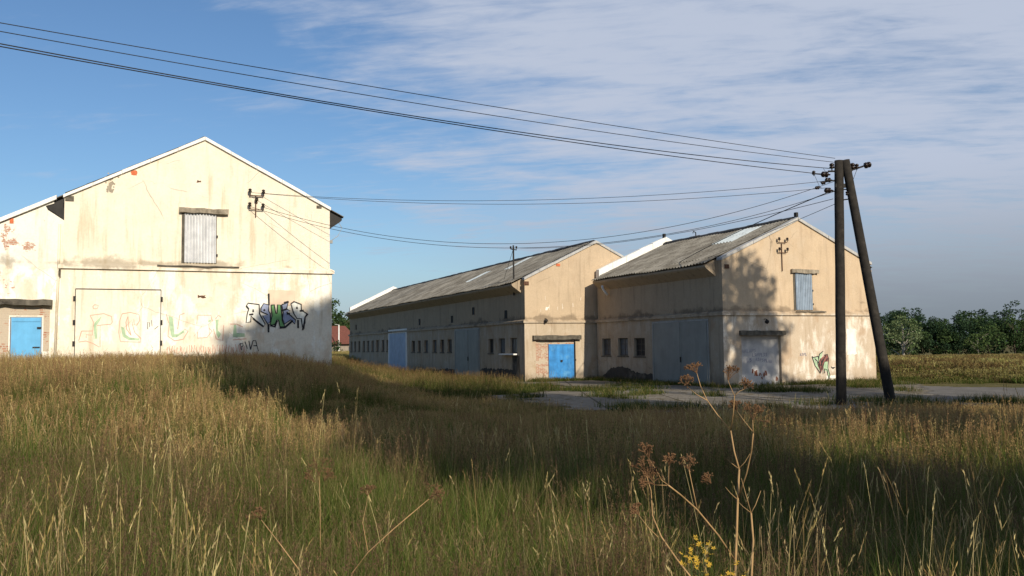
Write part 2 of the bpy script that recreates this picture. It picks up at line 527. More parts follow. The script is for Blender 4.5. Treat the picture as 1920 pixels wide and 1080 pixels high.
def sheet(name, poly, mat, step, lift, rag=0.5):
    poly = np.asarray(poly, float)
    xs = np.arange(poly[:, 0].min() - 1, poly[:, 0].max() + 1, step)
    ys = np.arange(poly[:, 1].min() - 1, poly[:, 1].max() + 1, step)
    X, Y = np.meshgrid(xs, ys)
    Z = ground_z(X, Y) + lift
    ii = np.arange(X.size).reshape(X.shape)
    cx = (X[:-1, :-1] + X[1:, 1:]) / 2
    cy = (Y[:-1, :-1] + Y[1:, 1:]) / 2
    jx = (ghash(cx, cy, 1.3) - 0.5) * rag * 2 + (ghash(cx, cy, 4.1) - 0.5) * rag
    jy = (ghash(cx + 50, cy, 1.3) - 0.5) * rag * 2 + (ghash(cx, cy + 50, 4.1) - 0.5) * rag
    k = inside(poly, cx + jx, cy + jy)
    qq = np.stack([ii[:-1, :-1], ii[:-1, 1:], ii[1:, 1:], ii[1:, :-1]], -1)[k]
    used = np.unique(qq)
    rm = -np.ones(X.size, int)
    rm[used] = np.arange(len(used))
    o = np_mesh(name, np.stack([X, Y, Z], -1).reshape(-1, 3)[used], rm[qq], mat, smooth=True)
    tag(o, kind='structure')
    return o

YARD = [(-1.2, 37.5), (0.6, 32.5), (1.8, 29.0), (4.5, 27.3), (8.5, 27.6), (11.5, 26.5), (14.5, 28.6), (15.6, 31.0), (17.5, 36), (19.2, 41), (19.6, 47.2), (10, 43.6), (8.5, 47), (5.0, 54.5), (1.0, 53.1), (-1.6, 57.5), (-2.6, 56.5), (0.0, 50.5), (3.0, 46.5), (2.5, 42.0), (0.5, 39.5)]
sheet('concrete_yard', YARD, MAT['old_concrete_yard'], 0.25, 0.02, 0.7)
ROAD = [(15.0, 31.2), (40, 24.0), (80, 12), (80, 16), (40, 29.5), (24, 36.2), (18.5, 41.5), (16.8, 37)]
sheet('road', ROAD, MAT['grey_road'], 0.3, 0.028, 0.35)
TRACK = [(-9.0, 46), (-7.2, 41.3), (-5.2, 37.3), (-3.4, 33.9), (-1.8, 31.4), (0.2, 29.7), (0.7, 30.5), (-1.0, 32.2), (-2.7, 34.9), (-4.6, 38.6), (-6.6, 42.9), (-8.4, 47)]
sheet('path', TRACK, MAT['worn_track'], 0.2, 0.034, 0.9)

# ------------------------------------------------------------------ barns
W, HL, HE, HR = 9.476, 3.509, 5.99, 8.35


def holed_panel(mb, u0, u1, z0, z1, holes, at, du, nrm, depth):
    """vertical wall face with rectangular openings and their reveals. at(u,z,d) -> point, d = distance into the wall"""
    us = sorted({u0, u1, *[h[0] for h in holes], *[h[1] for h in holes]})
    zs = sorted({z0, z1, *[h[2] for h in holes], *[h[3] for h in holes]})
    us = [u for u in us if u0 - 1e-6 <= u <= u1 + 1e-6]
    zs = [z for z in zs if z0 - 1e-6 <= z <= z1 + 1e-6]
    for a, b in zip(us, us[1:]):
        for c, d in zip(zs, zs[1:]):
            mu, mz = (a + b) / 2, (c + d) / 2
            if any(h[0] < mu < h[1] and h[2] < mz < h[3] for h in holes):
                continue
            mb.add([at(a, c, 0), at(b, c, 0), at(b, d, 0), at(a, d, 0)], [(0, 1, 2, 3)])
    for a, b, c, d in holes:
        D = depth
        mb.add([at(a, c, 0), at(b, c, 0), at(b, d, 0), at(a, d, 0), at(a, c, D), at(b, c, D), at(b, d, D), at(a, d, D)],
               [(0, 1, 5, 4), (1, 2, 6, 5), (2, 3, 7, 6), (3, 0, 4, 7), (4, 5, 6, 7)])


def corrugated(mb, x0, x1, zf, y0, y1, pitch=0.26, amp=0.036, rows=7, lift=0.0, lap=0.012):
    """sheet from x0 to x1 (height zf(x)), waves run along y"""
    ny = max(4, int((y1 - y0) / pitch * 6))
    ys = np.linspace(y0, y1, ny)
    wv = np.cos((ys) / pitch * 2 * np.pi) * amp
    span = np.linspace(x0, x1, rows + 1)
    sagy = 0.03 * np.sin(ys * 0.83 + 1.0) + 0.02 * np.sin(ys * 2.1)
    wv = wv + sagy * 0.6 + np.repeat(np.random.default_rng(int(abs(x0 * 10) + y1)).normal(0, .008, ny // 36 + 1), 36)[:ny]
    for r in range(rows):
        a, b = span[r], span[r + 1]
        la, lb = (0.0, lap) if zf(a) > zf(b) else (lap, 0.0)
        vs = [(a, y, zf(a) + h + lift + la) for y, h in zip(ys, wv)] + [(b, y, zf(b) + h + lift + lb) for y, h in zip(ys, wv)]
        mb.add(vs, [(i, i + 1, i + 1 + ny, i + ny) for i in range(ny - 1)])


def barn(name, label, loc, th, L, mat, he, hr, gable_holes, side_holes, rear_verge=True):
    root = empty(name, loc, th)
    tag(root, label, 'barn', 'gabled farm barns of one size')
    P = 0.07                                                     # the lower storey stands this much proud
    slope = (hr - he) / (W / 2)
    mb = MB()
    # lower storey
    holed_panel(mb, -P, W + P, -0.6, HL, gable_holes, lambda u, z, d: (u, -P + d, z), None, None, 0.26)
    holed_panel(mb, -P, L, -0.6, HL, side_holes, lambda u, z, d: (-P + d, u, z), None, None, 0.22)
    mb.add([(W + P, -P, -0.6), (W + P, L, -0.6), (W + P, L, HL), (W + P, -P, HL)], [(0, 1, 2, 3)])
    mb.add([(-P, L, -0.6), (W + P, L, -0.6), (W + P, L, HL), (-P, L, HL)], [(0, 1, 2, 3)])
    # upper storey with the gables
    for y in (0.0, L):
        mb.add([(0, y, HL), (W, y, HL), (W, y, he), (W / 2, y, hr), (0, y, he)], [(0, 1, 2, 3, 4)])
    for x in (0.0, W):
        mb.add([(x, 0, HL), (x, L, HL), (x, L, he), (x, 0, he)], [(0, 1, 2, 3)])
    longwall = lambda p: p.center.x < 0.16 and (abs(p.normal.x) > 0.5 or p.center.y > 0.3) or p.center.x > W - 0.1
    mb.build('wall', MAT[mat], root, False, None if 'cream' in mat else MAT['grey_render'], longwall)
    # string course with a sloped top
    mb = MB()
    o = 0.16
    sec = [(0.0, HL - 0.09), (-o, HL - 0.09), (-o, HL + 0.03), (0.0, HL + 0.13)]
    ring = [(-1, -1), (1, -1), (1, 1), (-1, 1)]
    vs = []
    for sx, sy in ring:
        for a, z in sec:
            x = (a if sx < 0 else W - a)
            y = (a if sy < 0 else L - a)
            vs.append((x, y, z))
    fs = []
    for k in range(4):
        for j in range(3):
            fs.append((k * 4 + j, k * 4 + j + 1, ((k + 1) % 4) * 4 + j + 1, ((k + 1) % 4) * 4 + j))
    mb.add(vs, fs)
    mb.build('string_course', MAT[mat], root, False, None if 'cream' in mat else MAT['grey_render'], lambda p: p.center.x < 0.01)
    # eaves cornice of concrete, kept back from the gables
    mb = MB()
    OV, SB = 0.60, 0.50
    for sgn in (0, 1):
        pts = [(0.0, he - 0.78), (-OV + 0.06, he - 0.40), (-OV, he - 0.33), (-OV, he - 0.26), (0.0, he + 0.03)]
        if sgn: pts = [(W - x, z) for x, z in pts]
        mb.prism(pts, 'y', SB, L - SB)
    mb.build('eaves_cornice', MAT['dark_post_and_shade' if 'cream' in mat else 'grey_render'], root)  # cream barn: the cornice's shade is painted in as near-black
    # roof
    zf = lambda x: he + 0.12 + slope * (x if x <= W / 2 else W - x)
    mb = MB()
    corrugated(mb, 0.0, W / 2, zf, 0.26, L - 0.26)
    corrugated(mb, W, W / 2, zf, 0.26, L - 0.26)
    for x0, x1 in ((-OV - 0.08, 0.0), (W + OV + 0.08, W)):
        corrugated(mb, x0, x1, lambda x: he + 0.12 + slope * (x if x <= W / 2 else W - x), SB - 0.06, L - SB + 0.06, rows=1)
    roof = mb.build('roof', MAT['roof_sheet'], root, True)
    mb = MB()
    ny = int(L / 0.9)
    for k in range(ny):
        y0 = 0.3 + k * (L - 0.6) / ny
        y1 = y0 + (L - 0.6) / ny + 0.04
        h = 0.012 * (k % 2) + random.uniform(0, 0.02)
        z = zf(W / 2) + 0.05 + h
        mb.prism([(W / 2 - 0.24, z - 0.15), (W / 2 - 0.22, z - 0.085), (W / 2 - 0.06, z + 0.015), (W / 2, z + 0.035), (W / 2 + 0.06, z + 0.015), (W / 2 + 0.22, z - 0.085), (W / 2 + 0.24, z - 0.15)], 'y', y0, y1)
    mb.build('ridge_cap', MAT['dark_post_and_shade'], roof)
    return root, roof, slope, zf


def verge(roof, y0, y1, zf, top, mat, dip=0.0, x0=-0.04, x1=None):
    """raking verge board over a gable wall"""
    x1 = W + 0.04 if x1 is None else x1
    b = lambda x: zf(max(0, min(W, x))) - 0.13
    mb = MB()
    pts = [(x0, b(0) - 0.03), (W / 2, b(W / 2)), (x1, b(W) - 0.03), (x1, b(W) + top), (W / 2, b(W / 2) + top + 0.03), (x0, b(0) + top)]
    for a, b2, c2, d2 in ((pts[0], pts[1], pts[4], pts[5]), (pts[1], pts[2], pts[3], pts[4])):
        n = 5
        for k in range(n):                                      # boards of a couple of metres, none quite in line
            f0, f1 = k / n, (k + 1) / n - 0.002
            L_ = lambda p, q_, f: (p[0] + (q_[0] - p[0]) * f, p[1] + (q_[1] - p[1]) * f)
            j0, j1 = random.uniform(-.018, .018), random.uniform(-.018, .018)
            p0, p1, p2, p3 = L_(a, b2, f0), L_(a, b2, f1), L_(d2, c2, f1), L_(d2, c2, f0)
            mb.prism([p0, p1, (p2[0], p2[1] + j1), (p3[0], p3[1] + j0)], 'y', y0 + random.uniform(-.015, .015), y1)
    o = mb.build('verge_board', MAT[mat], roof)
    return o


def slab(name, mat, parent, x0, x1, y0, y1, z0, z1, rag=0.0):
    """a concrete lintel / sill with slightly uneven edges"""
    mb = MB()
    n = 10
    vs = []
    for k in range(n + 1):
        u = x0 + (x1 - x0) * k / n
        j = lambda: random.uniform(-rag, rag)
        vs += [(u, y0 + j(), z0 + j()), (u, y1, z0 + j() * 0.5), (u, y1, z1 + j()), (u, y0 + j(), z1 - 0.02 + j())]
    fs = [(0, 1, 2, 3), (4 * n + 3, 4 * n + 2, 4 * n + 1, 4 * n)]
    for k in range(n):
        for j in range(4):
            fs.append((4 * k + j, 4 * k + (j + 1) % 4, 4 * k + 4 + (j + 1) % 4, 4 * k + 4 + j))
    mb.add(vs, fs)
    return mb.build(name, MAT[mat], parent)


def ribbon(mb, pts, w, y, flip=1):
    """a sprayed stroke on the plane y"""
    pts = [Vector((p[0], p[1])) for p in pts]
    L_, R_ = [], []
    for i, p in enumerate(pts):
        d = (pts[min(i + 1, len(pts) - 1)] - pts[max(i - 1, 0)])
        if d.length < 1e-6: d = Vector((1, 0))
        d.normalize()
        n = Vector((-d.y, d.x)) * w * 0.5 * random.uniform(0.75, 1.2)
        L_.append(p + n)
        R_.append(p - n)
    e = y - random.uniform(0, 0.0016)
    vs = [(p.x, e, p.y) for p in L_] + [(p.x, e, p.y) for p in R_]
    n = len(pts)
    mb.add(vs, [(i, i + 1, i + 1 + n, i + n) for i in range(n - 1)])


def patch_poly(mb, pts, y):
    mb.add([(p[0], y, p[1]) for p in pts], [tuple(range(len(pts)))])


def ragged_rect(x0, x1, z0, z1, rag, n=8):
    o = []
    for a, b in (((x0, z0), (x1, z0)), ((x1, z0), (x1, z1)), ((x1, z1), (x0, z1)), ((x0, z1), (x0, z0))):
        for k in range(n):
            f = k / n
            o.append((a[0] + (b[0] - a[0]) * f + random.uniform(-rag, rag), a[1] + (b[1] - a[1]) * f + random.uniform(-rag, rag)))
    return o


def shutter(parent, x0, x1, z0, z1, mat, y=-0.02, pitch=0.11):
    """tall sheet of ribbed metal over the hayloft opening"""
    n = int((x1 - x0) / pitch * 6)
    xs = np.linspace(x0, x1, n)
    ys = y - 0.03 - 0.03 * np.sign(np.cos((xs - x0) / pitch * 2 * np.pi)) * np.abs(np.cos((xs - x0) / pitch * 2 * np.pi)) ** .6
    mb = MB()
    mb.add([(a, b, z0) for a, b in zip(xs, ys)] + [(a, b, z1) for a, b in zip(xs, ys)], [(i, i + 1, i + 1 + n, i + n) for i in range(n - 1)])
    mb.box(x0, x1, y + 0.004, 0.01, z0, z1)
    s = mb.build('loft_shutter', MAT[mat], parent)
    f = MB(); f.box(x0 - 0.10, x0 - 0.004, y - 0.010, 0.006, z0 - 0.02, z1); f.build('jamb', MAT['concrete_dark'], s)
    f = MB(); f.box(x1 + 0.004, x1 + 0.03, y - 0.006, 0.006, z0 - 0.02, z1); f.build('jamb', MAT['concrete_dark'], s)
    for zz_ in (z0 + 0.25, z1 - 0.9):
        h = MB(); h.box(x1 + 0.006, x1 + 0.07, y - 0.03, y - 0.008, zz_, zz_ + 0.09); h.build('hinge', MAT['dark_iron'], s)
    return s


def insulator(mb, p, axis, s=1.0):
    mb.lathe(p, axis, [(0, 0.012 * s), (0.04 * s, 0.014 * s), (0.045 * s, 0.05 * s), (0.08 * s, 0.055 * s), (0.085 * s, 0.035 * s), (0.10 * s, 0.035 * s), (0.105 * s, 0.052 * s), (0.14 * s, 0.048 * s), (0.16 * s, 0.02 * s)], 10)


def wall_bracket(parent, spots, x, z0, z1, extra=None):
    """iron service bracket on the gable with porcelain insulators"""
    mb = MB()
    mb.tube([(x, -0.05, z0), (x, -0.05, z1)], 0.022, 6)
    zs = sorted({round(z, 2) for _, z in spots})
    for z in zs:
        xs = [u for u, zz_ in spots if abs(zz_ - z) < 0.02]
        mb.tube([(min(xs + [x]), -0.09, z - 0.10), (max(xs + [x]), -0.09, z - 0.10)], 0.018, 6)
        for u in xs:
            mb.tube([(u, -0.09, z - 0.10), (u, -0.16, z - 0.08), (u, -0.17, z - 0.02)], 0.014, 6)
    br = mb.build('service_bracket', MAT['rust_iron'], parent)
    for u, z in spots:
        k = MB()
        insulator(k, (u, -0.17, z - 0.05), (0, 0, 1), 1.25)
        k.build('insulator', MAT['insulator_brown'], br, True)
    return br


def yard_lamp(parent, x, z, y=-0.07):
    mb = MB()
    mb.tube([(x, y, z + 0.04), (x, y - 0.10, z + 0.06), (x, y - 0.18, z + 0.01)], 0.016, 6)
    mb.lathe((x, y - 0.18, z + 0.05), (0.0, -0.25, -1), [(0, 0.03), (0.05, 0.05), (0.08, 0.10), (0.17, 0.11), (0.20, 0.07), (0.24, 0.03)], 10)
    return mb.build('lamp', MAT['dark_iron'], parent, True)


def window(parent, s0, s1, z0, z1, bars=0):
    """small stable window on the long wall (plane x = -0.07): sunk pane, frame, stained sill"""
    mb = MB()
    X = -0.07 + 0.13
    t_ = 0.055
    mb.box(X, X + 0.05, s0 + .01, s1 - .01, z0 + .01, z0 + .01 + t_)
    mb.box(X, X + 0.05, s0 + .01, s1 - .01, z1 - .01 - t_, z1 - .01)
    mb.box(X, X + 0.05, s0 + .01, s0 + .01 + t_, z0 + .01 + t_, z1 - .01 - t_)
    mb.box(X, X + 0.05, s1 - .01 - t_, s1 - .01, z0 + .01 + t_, z1 - .01 - t_)
    mid = (s0 + s1) / 2
    mb.box(X + .004, X + 0.045, mid - .02, mid + .02, z0 + .01 + t_, z1 - .01 - t_)
    for k in range(bars):
        z = z0 + (z1 - z0) * (k + 1) / (bars + 1)
        mb.box(X + .008, X + 0.04, s0 + .01 + t_, s1 - .01 - t_, z - 0.012, z + 0.012)
    wd = mb.build('window', MAT['weathered_frame'], parent)
    p = MB()
    p.box(X + 0.02, X + 0.028, s0 + .01 + t_, s1 - .01 - t_, z0 + .01 + t_, z1 - .01 - t_)
    p.build('pane', MAT[random.choice(['dusty_glass', 'dusty_glass', 'dark_iron', 'grey_pane'])], wd)
    q_ = MB()
    q_.box(-0.11, 0.055, s0 - 0.06, s1 + 0.06, z0 - 0.07, z0 - 0.005)
    q_.build('sill', MAT['concrete_dark'], wd)
    return wd


def double_door(parent, s0, s1, z0, z1, mat, frame=None, fw=0.18, seam=None, handle=True, planks=0):
    """pair of sheet leaves on the long wall, hung on the face"""
    mb = MB()
    X = -0.07
    seam = (s0 + s1) / 2 if seam is None else seam
    for a, b in ((s0, seam - 0.012), (seam + 0.012, s1)):
        mb.box(X - 0.06, X + 0.12, a, b, z0, z1)
        if planks:
            n = planks
            for k in range(1, n):
                u = a + (b - a) * k / n
                mb.box(X - 0.066, X - 0.058, u - 0.012, u + 0.012, z0 + 0.02, z1 - 0.02)
        else:
            for u in (a + 0.05, b - 0.05):
                mb.box(X - 0.075, X - 0.058, u - 0.04, u + 0.04, z0 + 0.02, z1 - 0.02)
    d = mb.build('door', MAT[mat], parent)
    if frame:
        f = MB()
        f.box(X - 0.05, X - 0.002, s0 - fw, s0 - 0.008, z0, z1 + fw)
        f.box(X - 0.05, X - 0.002, s1 + 0.008, s1 + fw, z0, z1 + fw)
        f.box(X - 0.05, X - 0.002, s0 - 0.008, s1 + 0.008, z1 + 0.008, z1 + fw)
        f.build('frame', MAT[frame], d)
    if handle:
        h = MB()
        h.box(X - 0.12, X - 0.076, seam - 0.10, seam - 0.03, 1.15, 1.42)
        h.build('handle', MAT['dark_iron'], d)
    return d


# ---- the long barn in the middle
TH1, TH2, TH0 = 0.38962, 0.42208, 0.40878
wins1 = [(46.4, 0.95), (44.7, 0.95), (42.85, 0.95), (40.75, 0.95), (38.9, 0.95), (37.05, 0.95), (35.15, 0.95), (33.05, 0.95), (31.35, 0.85)]
wins2 = [(23.1, 1.0), (21.4, 0.8), (19.5, 1.0), (17.3, 0.95), (15.45, 0.9), (13.7, 0.98)]
sh = [(c_ - w_ / 2, c_ + w_ / 2, 1.80, 2.83) for c_, w_ in wins1] + [(c_ - w_ / 2, c_ + w_ / 2, 1.72, 2.64) for c_, w_ in wins2]
sh += [(4.96, 5.86, 1.66, 2.57), (2.98, 4.04, 1.66, 2.57), (1.07, 2.2, 1.66, 2.57)]
gh = [(0.64, 3.20, -0.12, 2.42)]
M_, M_roof, M_sl, M_zf = barn('long_barn', 'longest tan barn with rows of small windows and a bright blue gable door', (0.733, 52.729, 0.0), TH1, 47.56, 'plaster_tan_long', 5.97, 8.26, gh, sh)
for a, b, c_, d_ in sh:
    window(M_, a, b, c_, d_, 0)
verge(M_roof, -0.08, 0.28, M_zf, 0.12, 'grey_trim')
verge(M_roof, 47.26, 47.62, M_zf, 0.52, 'white_trim')
d = double_door(M_, 25.25, 30.6, 0.0, 3.34, 'faded_blue_paint', 'white_trim', 0.36, 27.9, False, 3)
tag(d, 'pair of faded pale blue plank doors in a white frame')
d = double_door(M_, 7.55, 12.3, -0.05, 3.2, 'grey_gate_paint', 'grey_frame_paint', 0.14, 9.6, True)
tag(d, 'tall dark grey sliding gate')
# little air vents of the loft
for s, z in ((44.45, 4.27), (21.45, 4.1), (13.28, 4.05), (8.77, 4.45), (2.93, 4.0)):
    mb = MB()
    mb.box(-0.014, 0.01, s - 0.16, s + 0.16, z - 0.22, z + 0.24)
    mb.box(-0.035, -0.014, s - 0.19, s - 0.16, z - 0.24, z + 0.26)
    mb.box(-0.035, -0.014, s + 0.16, s + 0.19, z - 0.24, z + 0.26)
    mb.box(-0.06, -0.014, s - 0.16, s + 0.16, z + 0.24, z + 0.27)
    mb.build('loft_vent', MAT['dark_iron'], M_)
mb = MB()
mb.box(-0.12, -0.065, 0.75, 1.72, -0.1, 1.5)
mb.box(-0.135, -0.12, 0.85, 1.62, 0.0, 1.4)
mb.build('low_hatch', MAT['bitumen'], M_)
slab('window_ledge', 'white_trim', M_, 0, 1, 0, 1, 0, 1).parent = None
bpy.data.objects.remove(bpy.data.objects['window_ledge'])
mb = MB()
mb.box(-0.34, -0.075, 1.0, 3.4, 1.56, 1.64)
mb.build('window_ledge', MAT['white_trim'], M_)


def side_patch(parent, s0, s1, tops, z0, X=-0.074):
    """tarred band along the foot of the long wall; tops = heights along it"""
    mb = MB()
    n = len(tops)
    m_ = 40
    vs, fs = [], []
    for k in range(m_ + 1):
        f = k / m_
        s = s0 + (s1 - s0) * f
        h = float(np.interp(f * (n - 1), range(n), tops)) + random.uniform(-0.05, 0.05)
        vs += [(X, s, z0), (X, s, h)]
    for k in range(m_):
        fs.append((2 * k, 2 * k + 2, 2 * k + 3, 2 * k + 1))
    mb.add(vs, fs)
    return mb.build('tar_coating', MAT['bitumen'], parent)

side_patch(M_, 1.75, 7.38, [0.66, 0.68, 0.70, 0.66, 0.72, 0.6], -0.3)
side_patch(M_, 12.6, 23.8, [0.52, 0.55, 0.42, 0.5, 0.35, 0.25, 0.12], -0.3)
# gable: lintel, brick infill, blue door
slab('lintel', 'concrete_dark', M_, 0.42, 3.50, -0.30, -0.071, 2.43, 2.68, 0.025)
mb = MB(); mb.box(0.645, 1.46, 0.02, 0.19, -0.3, 2.16); mb.box(0.645, 3.19, 0.016, 0.19, 2.17, 2.415)
mb.build('brick_infill', MAT['brick_limed'], M_)
mb = MB()
mb.box(1.47, 3.10, -0.035, 0.015, -0.1, 2.16)
mb.box(1.47, 1.53, -0.05, -0.035, -0.1, 2.16); mb.box(3.04, 3.10, -0.05, -0.035, -0.1, 2.16); mb.box(1.53, 3.04, -0.05, -0.035, 2.10, 2.16)
bd = mb.build('door', MAT['blue_paint'], M_)
tag(bd, 'bright blue sheet metal door under a lintel')
mb = MB(); mb.box(2.22, 2.34, -0.09, -0.036, 1.12, 1.24); mb.tube([(2.20, -0.08, 1.2), (2.36, -0.08, 1.2)], 0.012)
mb.build('handle', MAT['dark_iron'], bd)
mb = MB(); mb.tube([(3.16, -0.06, -0.05), (3.16, -0.06, 2.4)], 0.03); mb.box(3.10, 3.22, -0.10, -0.04, 1.18, 1.28)
mb.build('door_post', MAT['dark_iron'], M_)
yard_lamp(M_, 1.22, 3.62)
for x_, z_, r_ in ((1.39, 4.24, 0.10), (1.5, 4.33, 0.05)):
    mb = MB(); patch_poly(mb, [(x_ + r_ * math.cos(k) * random.uniform(.7, 1.2), z_ + r_ * math.sin(k) * random.uniform(.7, 1.2)) for k in np.linspace(0, 2 * math.pi, 12)[:-1]], -0.004)
    mb.build('lime_splash', MAT['pale_patch'], M_)
for k in range(9):
    x_ = random.uniform(1.0, 4.6); z_ = random.uniform(3.9, 5.2)
    mb = MB(); ribbon(mb, [(x_, z_), (x_ + random.uniform(-.02, .02), z_ - random.uniform(.1, .3))], random.uniform(.012, .025), -0.003)
    mb.build('lime_splash', MAT['pale_patch'], M_)
mb = MB(); mb.box(-0.06, 0.26, -0.04, 0.0, 5.62, 5.84); mb.box(0.02, 0.2, -0.07, -0.04, 5.66, 5.8)
mb.build('beam_end', MAT['rust_iron'], M_)
for bx in ((2.05, 2.3, 6.78, 6.92), (6.0, 6.2, 5.6, 5.75)):
    mb = MB(); mb.box(bx[0], bx[1], -0.03, 0.0, bx[2], bx[3]); mb.build('brick_spot', MAT['red_brick_patch'], M_)
# pale skylight sheets
for x0, x1, y0, y1 in ((1.5, 3.2, 13.5, 14.6), (2.6, 4.4, 8.6, 9.7)):
    mb = MB(); corrugated(mb, x0, x1, M_zf, y0, y1, lift=0.022, rows=2)
    mb.build('skylight', MAT['skylight_sheet'], M_roof, True)

# ---- the short barn on the right
sh2 = [(10.47, 11.46, 1.46, 2.46), (8.58, 9.63, 1.46, 2.46), (6.82, 7.91, 1.43, 2.44)]
gh2 = [(0.98, 3.37, -0.1, 2.43)]
S_, S_roof, S_sl, S_zf = barn('short_barn', 'short tan barn beside the wooden pole with a bricked-up doorway in its gable', (10.047, 43.257, 0.0), TH2, 12.05, 'plaster_tan_short', 6.10, 8.20, gh2, sh2)
for a, b, c_, d_ in sh2:
    window(S_, a, b, c_, d_, 2)
verge(S_roof, -0.08, 0.34, S_zf, 0.12, 'grey_trim')
verge(S_roof, 11.72, 12.1, S_zf, 0.50, 'white_trim')
d = double_door(S_, 1.15, 5.92, -0.05, 3.18, 'grey_gate_paint', 'grey_frame_paint', 0.1, 3.42, True)
tag(d, 'wide dark grey sheet metal gate')
side_patch(S_, 5.98, 11.6, [0.5, 0.52, 0.56, 0.80, 0.86, 0.7, 0.15], -0.3)
slab('lintel', 'concrete_dark', S_, 0.86, 3.57, -0.26, -0.071, 2.44, 2.68, 0.02)
mb = MB(); mb.box(0.985, 3.365, 0.11, 0.188, -0.3, 2.425)
panel = mb.build('doorway_infill', MAT['panel_plaster'], S_)
shutter(S_, 4.42, 5.49, 3.69, 5.52, 'shutter_blue_grey')
slab('lintel', 'concrete', S_, 4.16, 5.88, -0.16, -0.002, 5.53, 5.73, 0.025)
slab('loft_threshold', 'concrete_dark', S_, 4.3, 6.2, -0.22, -0.165, 3.58, 3.63, 0.015)
wall_bracket(S_, [(3.39, 7.12), (3.89, 7.12), (3.39, 6.62), (3.89, 6.62)], 3.63, 5.6, 7.0)
yard_lamp(S_, 2.38, 3.18)
# plinth and doorstep
mb = MB(); mb.box(3.45, 9.60, -0.16, -0.071, -0.6, 0.16)
mb.build('plinth', MAT['concrete'], S_)
for a in ((7.62, 8.24, 1.43, 2.75, 0.04), (6.2, 6.75, 0.2, 0.42, 0.05)):
    mb = MB(); patch_poly(mb, ragged_rect(*a), -0.075); mb.build('lime_patch', MAT['pale_patch'], S_)
mb = MB(); mb.box(0.16, 0.42, -0.03, 0.0, 5.66, 5.86)
mb.build('beam_end', MAT['rust_iron'], S_)
mb = MB()
mb.tube([(W + 0.0, 0.6, 5.55), (W + 0.32, 0.6, 5.5), (W + 0.55, 0.6, 5.5)], 0.03)
mb.tube([(W + 0.40, 0.6, 5.2), (W + 0.40, 0.6, 5.75)], 0.03)
br = mb.build('service_bracket', MAT['dark_iron'], S_)
for xo in (0.30, 0.50):
    k = MB(); insulator(k, (W + xo, 0.6, 5.5), (0, 0, 1), 1.4); k.build('insulator', MAT['insulator_brown'], br, True)
mb = MB(); corrugated(mb, 2.35, 4.35, S_zf, 2.2, 3.9, lift=0.022, rows=2)
mb.build('skylight', MAT['skylight_sheet'], S_roof, True)
# bent white downpipe stub at the back eaves, little stacks on the ridge
mb = MB(); mb.tube([(-0.5, 10.6, 5.55), (-0.45, 10.6, 5.35), (-0.25, 10.6, 5.1), (-0.12, 10.6, 5.0)], 0.07, 8)
mb.build('downpipe_stub', MAT['white_trim'], S_, True)
mb = MB(); z_ = S_zf(W / 2)
mb.tube([(W / 2, 8.6, z_), (W / 2, 8.6, z_ + 0.3), (W / 2 - 0.16, 8.6, z_ + 0.36), (W / 2 - 0.2, 8.6, z_ + 0.25)], 0.035)
mb.build('vent_pipe', MAT['dark_iron'], S_roof)
for yy in (0.1, 11.9):
    mb = MB(); mb.box(W / 2 - 0.07, W / 2 + 0.07, yy - 0.08, yy + 0.08, z_ + 0.05, z_ + (0.28 if yy < 1 else 0.62))
    mb.build('ridge_stub', MAT['dark_iron'], S_roof)
# writing on the infill and the sprayed wing beside it
mb = MB()
def scrib(mb, x, z, n, h, w_, y, slope=0.0):
    for k in range(n):
        xx = x + k * h * 0.85
        zz2 = z + k * h * slope
        kind = random.randrange(4)
        if kind == 0: pts = [(xx, zz2), (xx + h * .1, zz2 + h), (xx + h * .5, zz2 + h * .4), (xx + h * .55, zz2 + h)]
        elif kind == 1: pts = [(xx + h * .5, zz2 + h), (xx, zz2 + h * .8), (xx + h * .5, zz2 + h * .4), (xx, zz2)]
        elif kind == 2: pts = [(xx, zz2 + h), (xx + h * .05, zz2), (xx + h * .5, zz2 + h * .1)]
        else: pts = [(xx, zz2), (xx + h * .25, zz2 + h), (xx + h * .5, zz2)]
        ribbon(mb, pts, w_, y)
scrib(mb, 1.75, 1.42, 7, 0.16, 0.028, 0.106)
scrib(mb, 1.95, 1.22, 8, 0.15, 0.028, 0.106, -0.12)
scrib(mb, 1.15, 1.62, 6, 0.17, 0.022, 0.106)
scrib(mb, 1.42, 1.15, 2, 0.2, 0.03, 0.106)
mb.build('sprayed_writing', MAT['spray_violet'], panel)
for x_, z_, s_ in ((1.75, .72, .10), (1.88, .6, .12), (2.0, .62, .14), (2.2, .55, .07), (2.42, .52, .12), (2.52, .6, .12), (2.3, .38, .06), (1.1, .25, .08), (3.2, .32, .1)):
    mb = MB()
    for k in range(3):
        ribbon(mb, [(x_ + random.uniform(-.04, .04), z_ + s_), (x_ + random.uniform(-.07, .07), z_), (x_ + random.uniform(-.07, .07), z_ - s_)], 0.05, 0.106)
    mb.build('rust_mark', MAT['spray_rust'], panel)
GY_ = -0.078
def sprayed(parent, items, y):
    for mat, polys, lines, wd in items:
        mb = MB()
        for k, p in enumerate(polys): patch_poly(mb, p, y + 0.0004 * k)
        for l in lines: ribbon(mb, l, wd, y - 0.002)
        mb.build('graffiti', MAT[mat], parent)
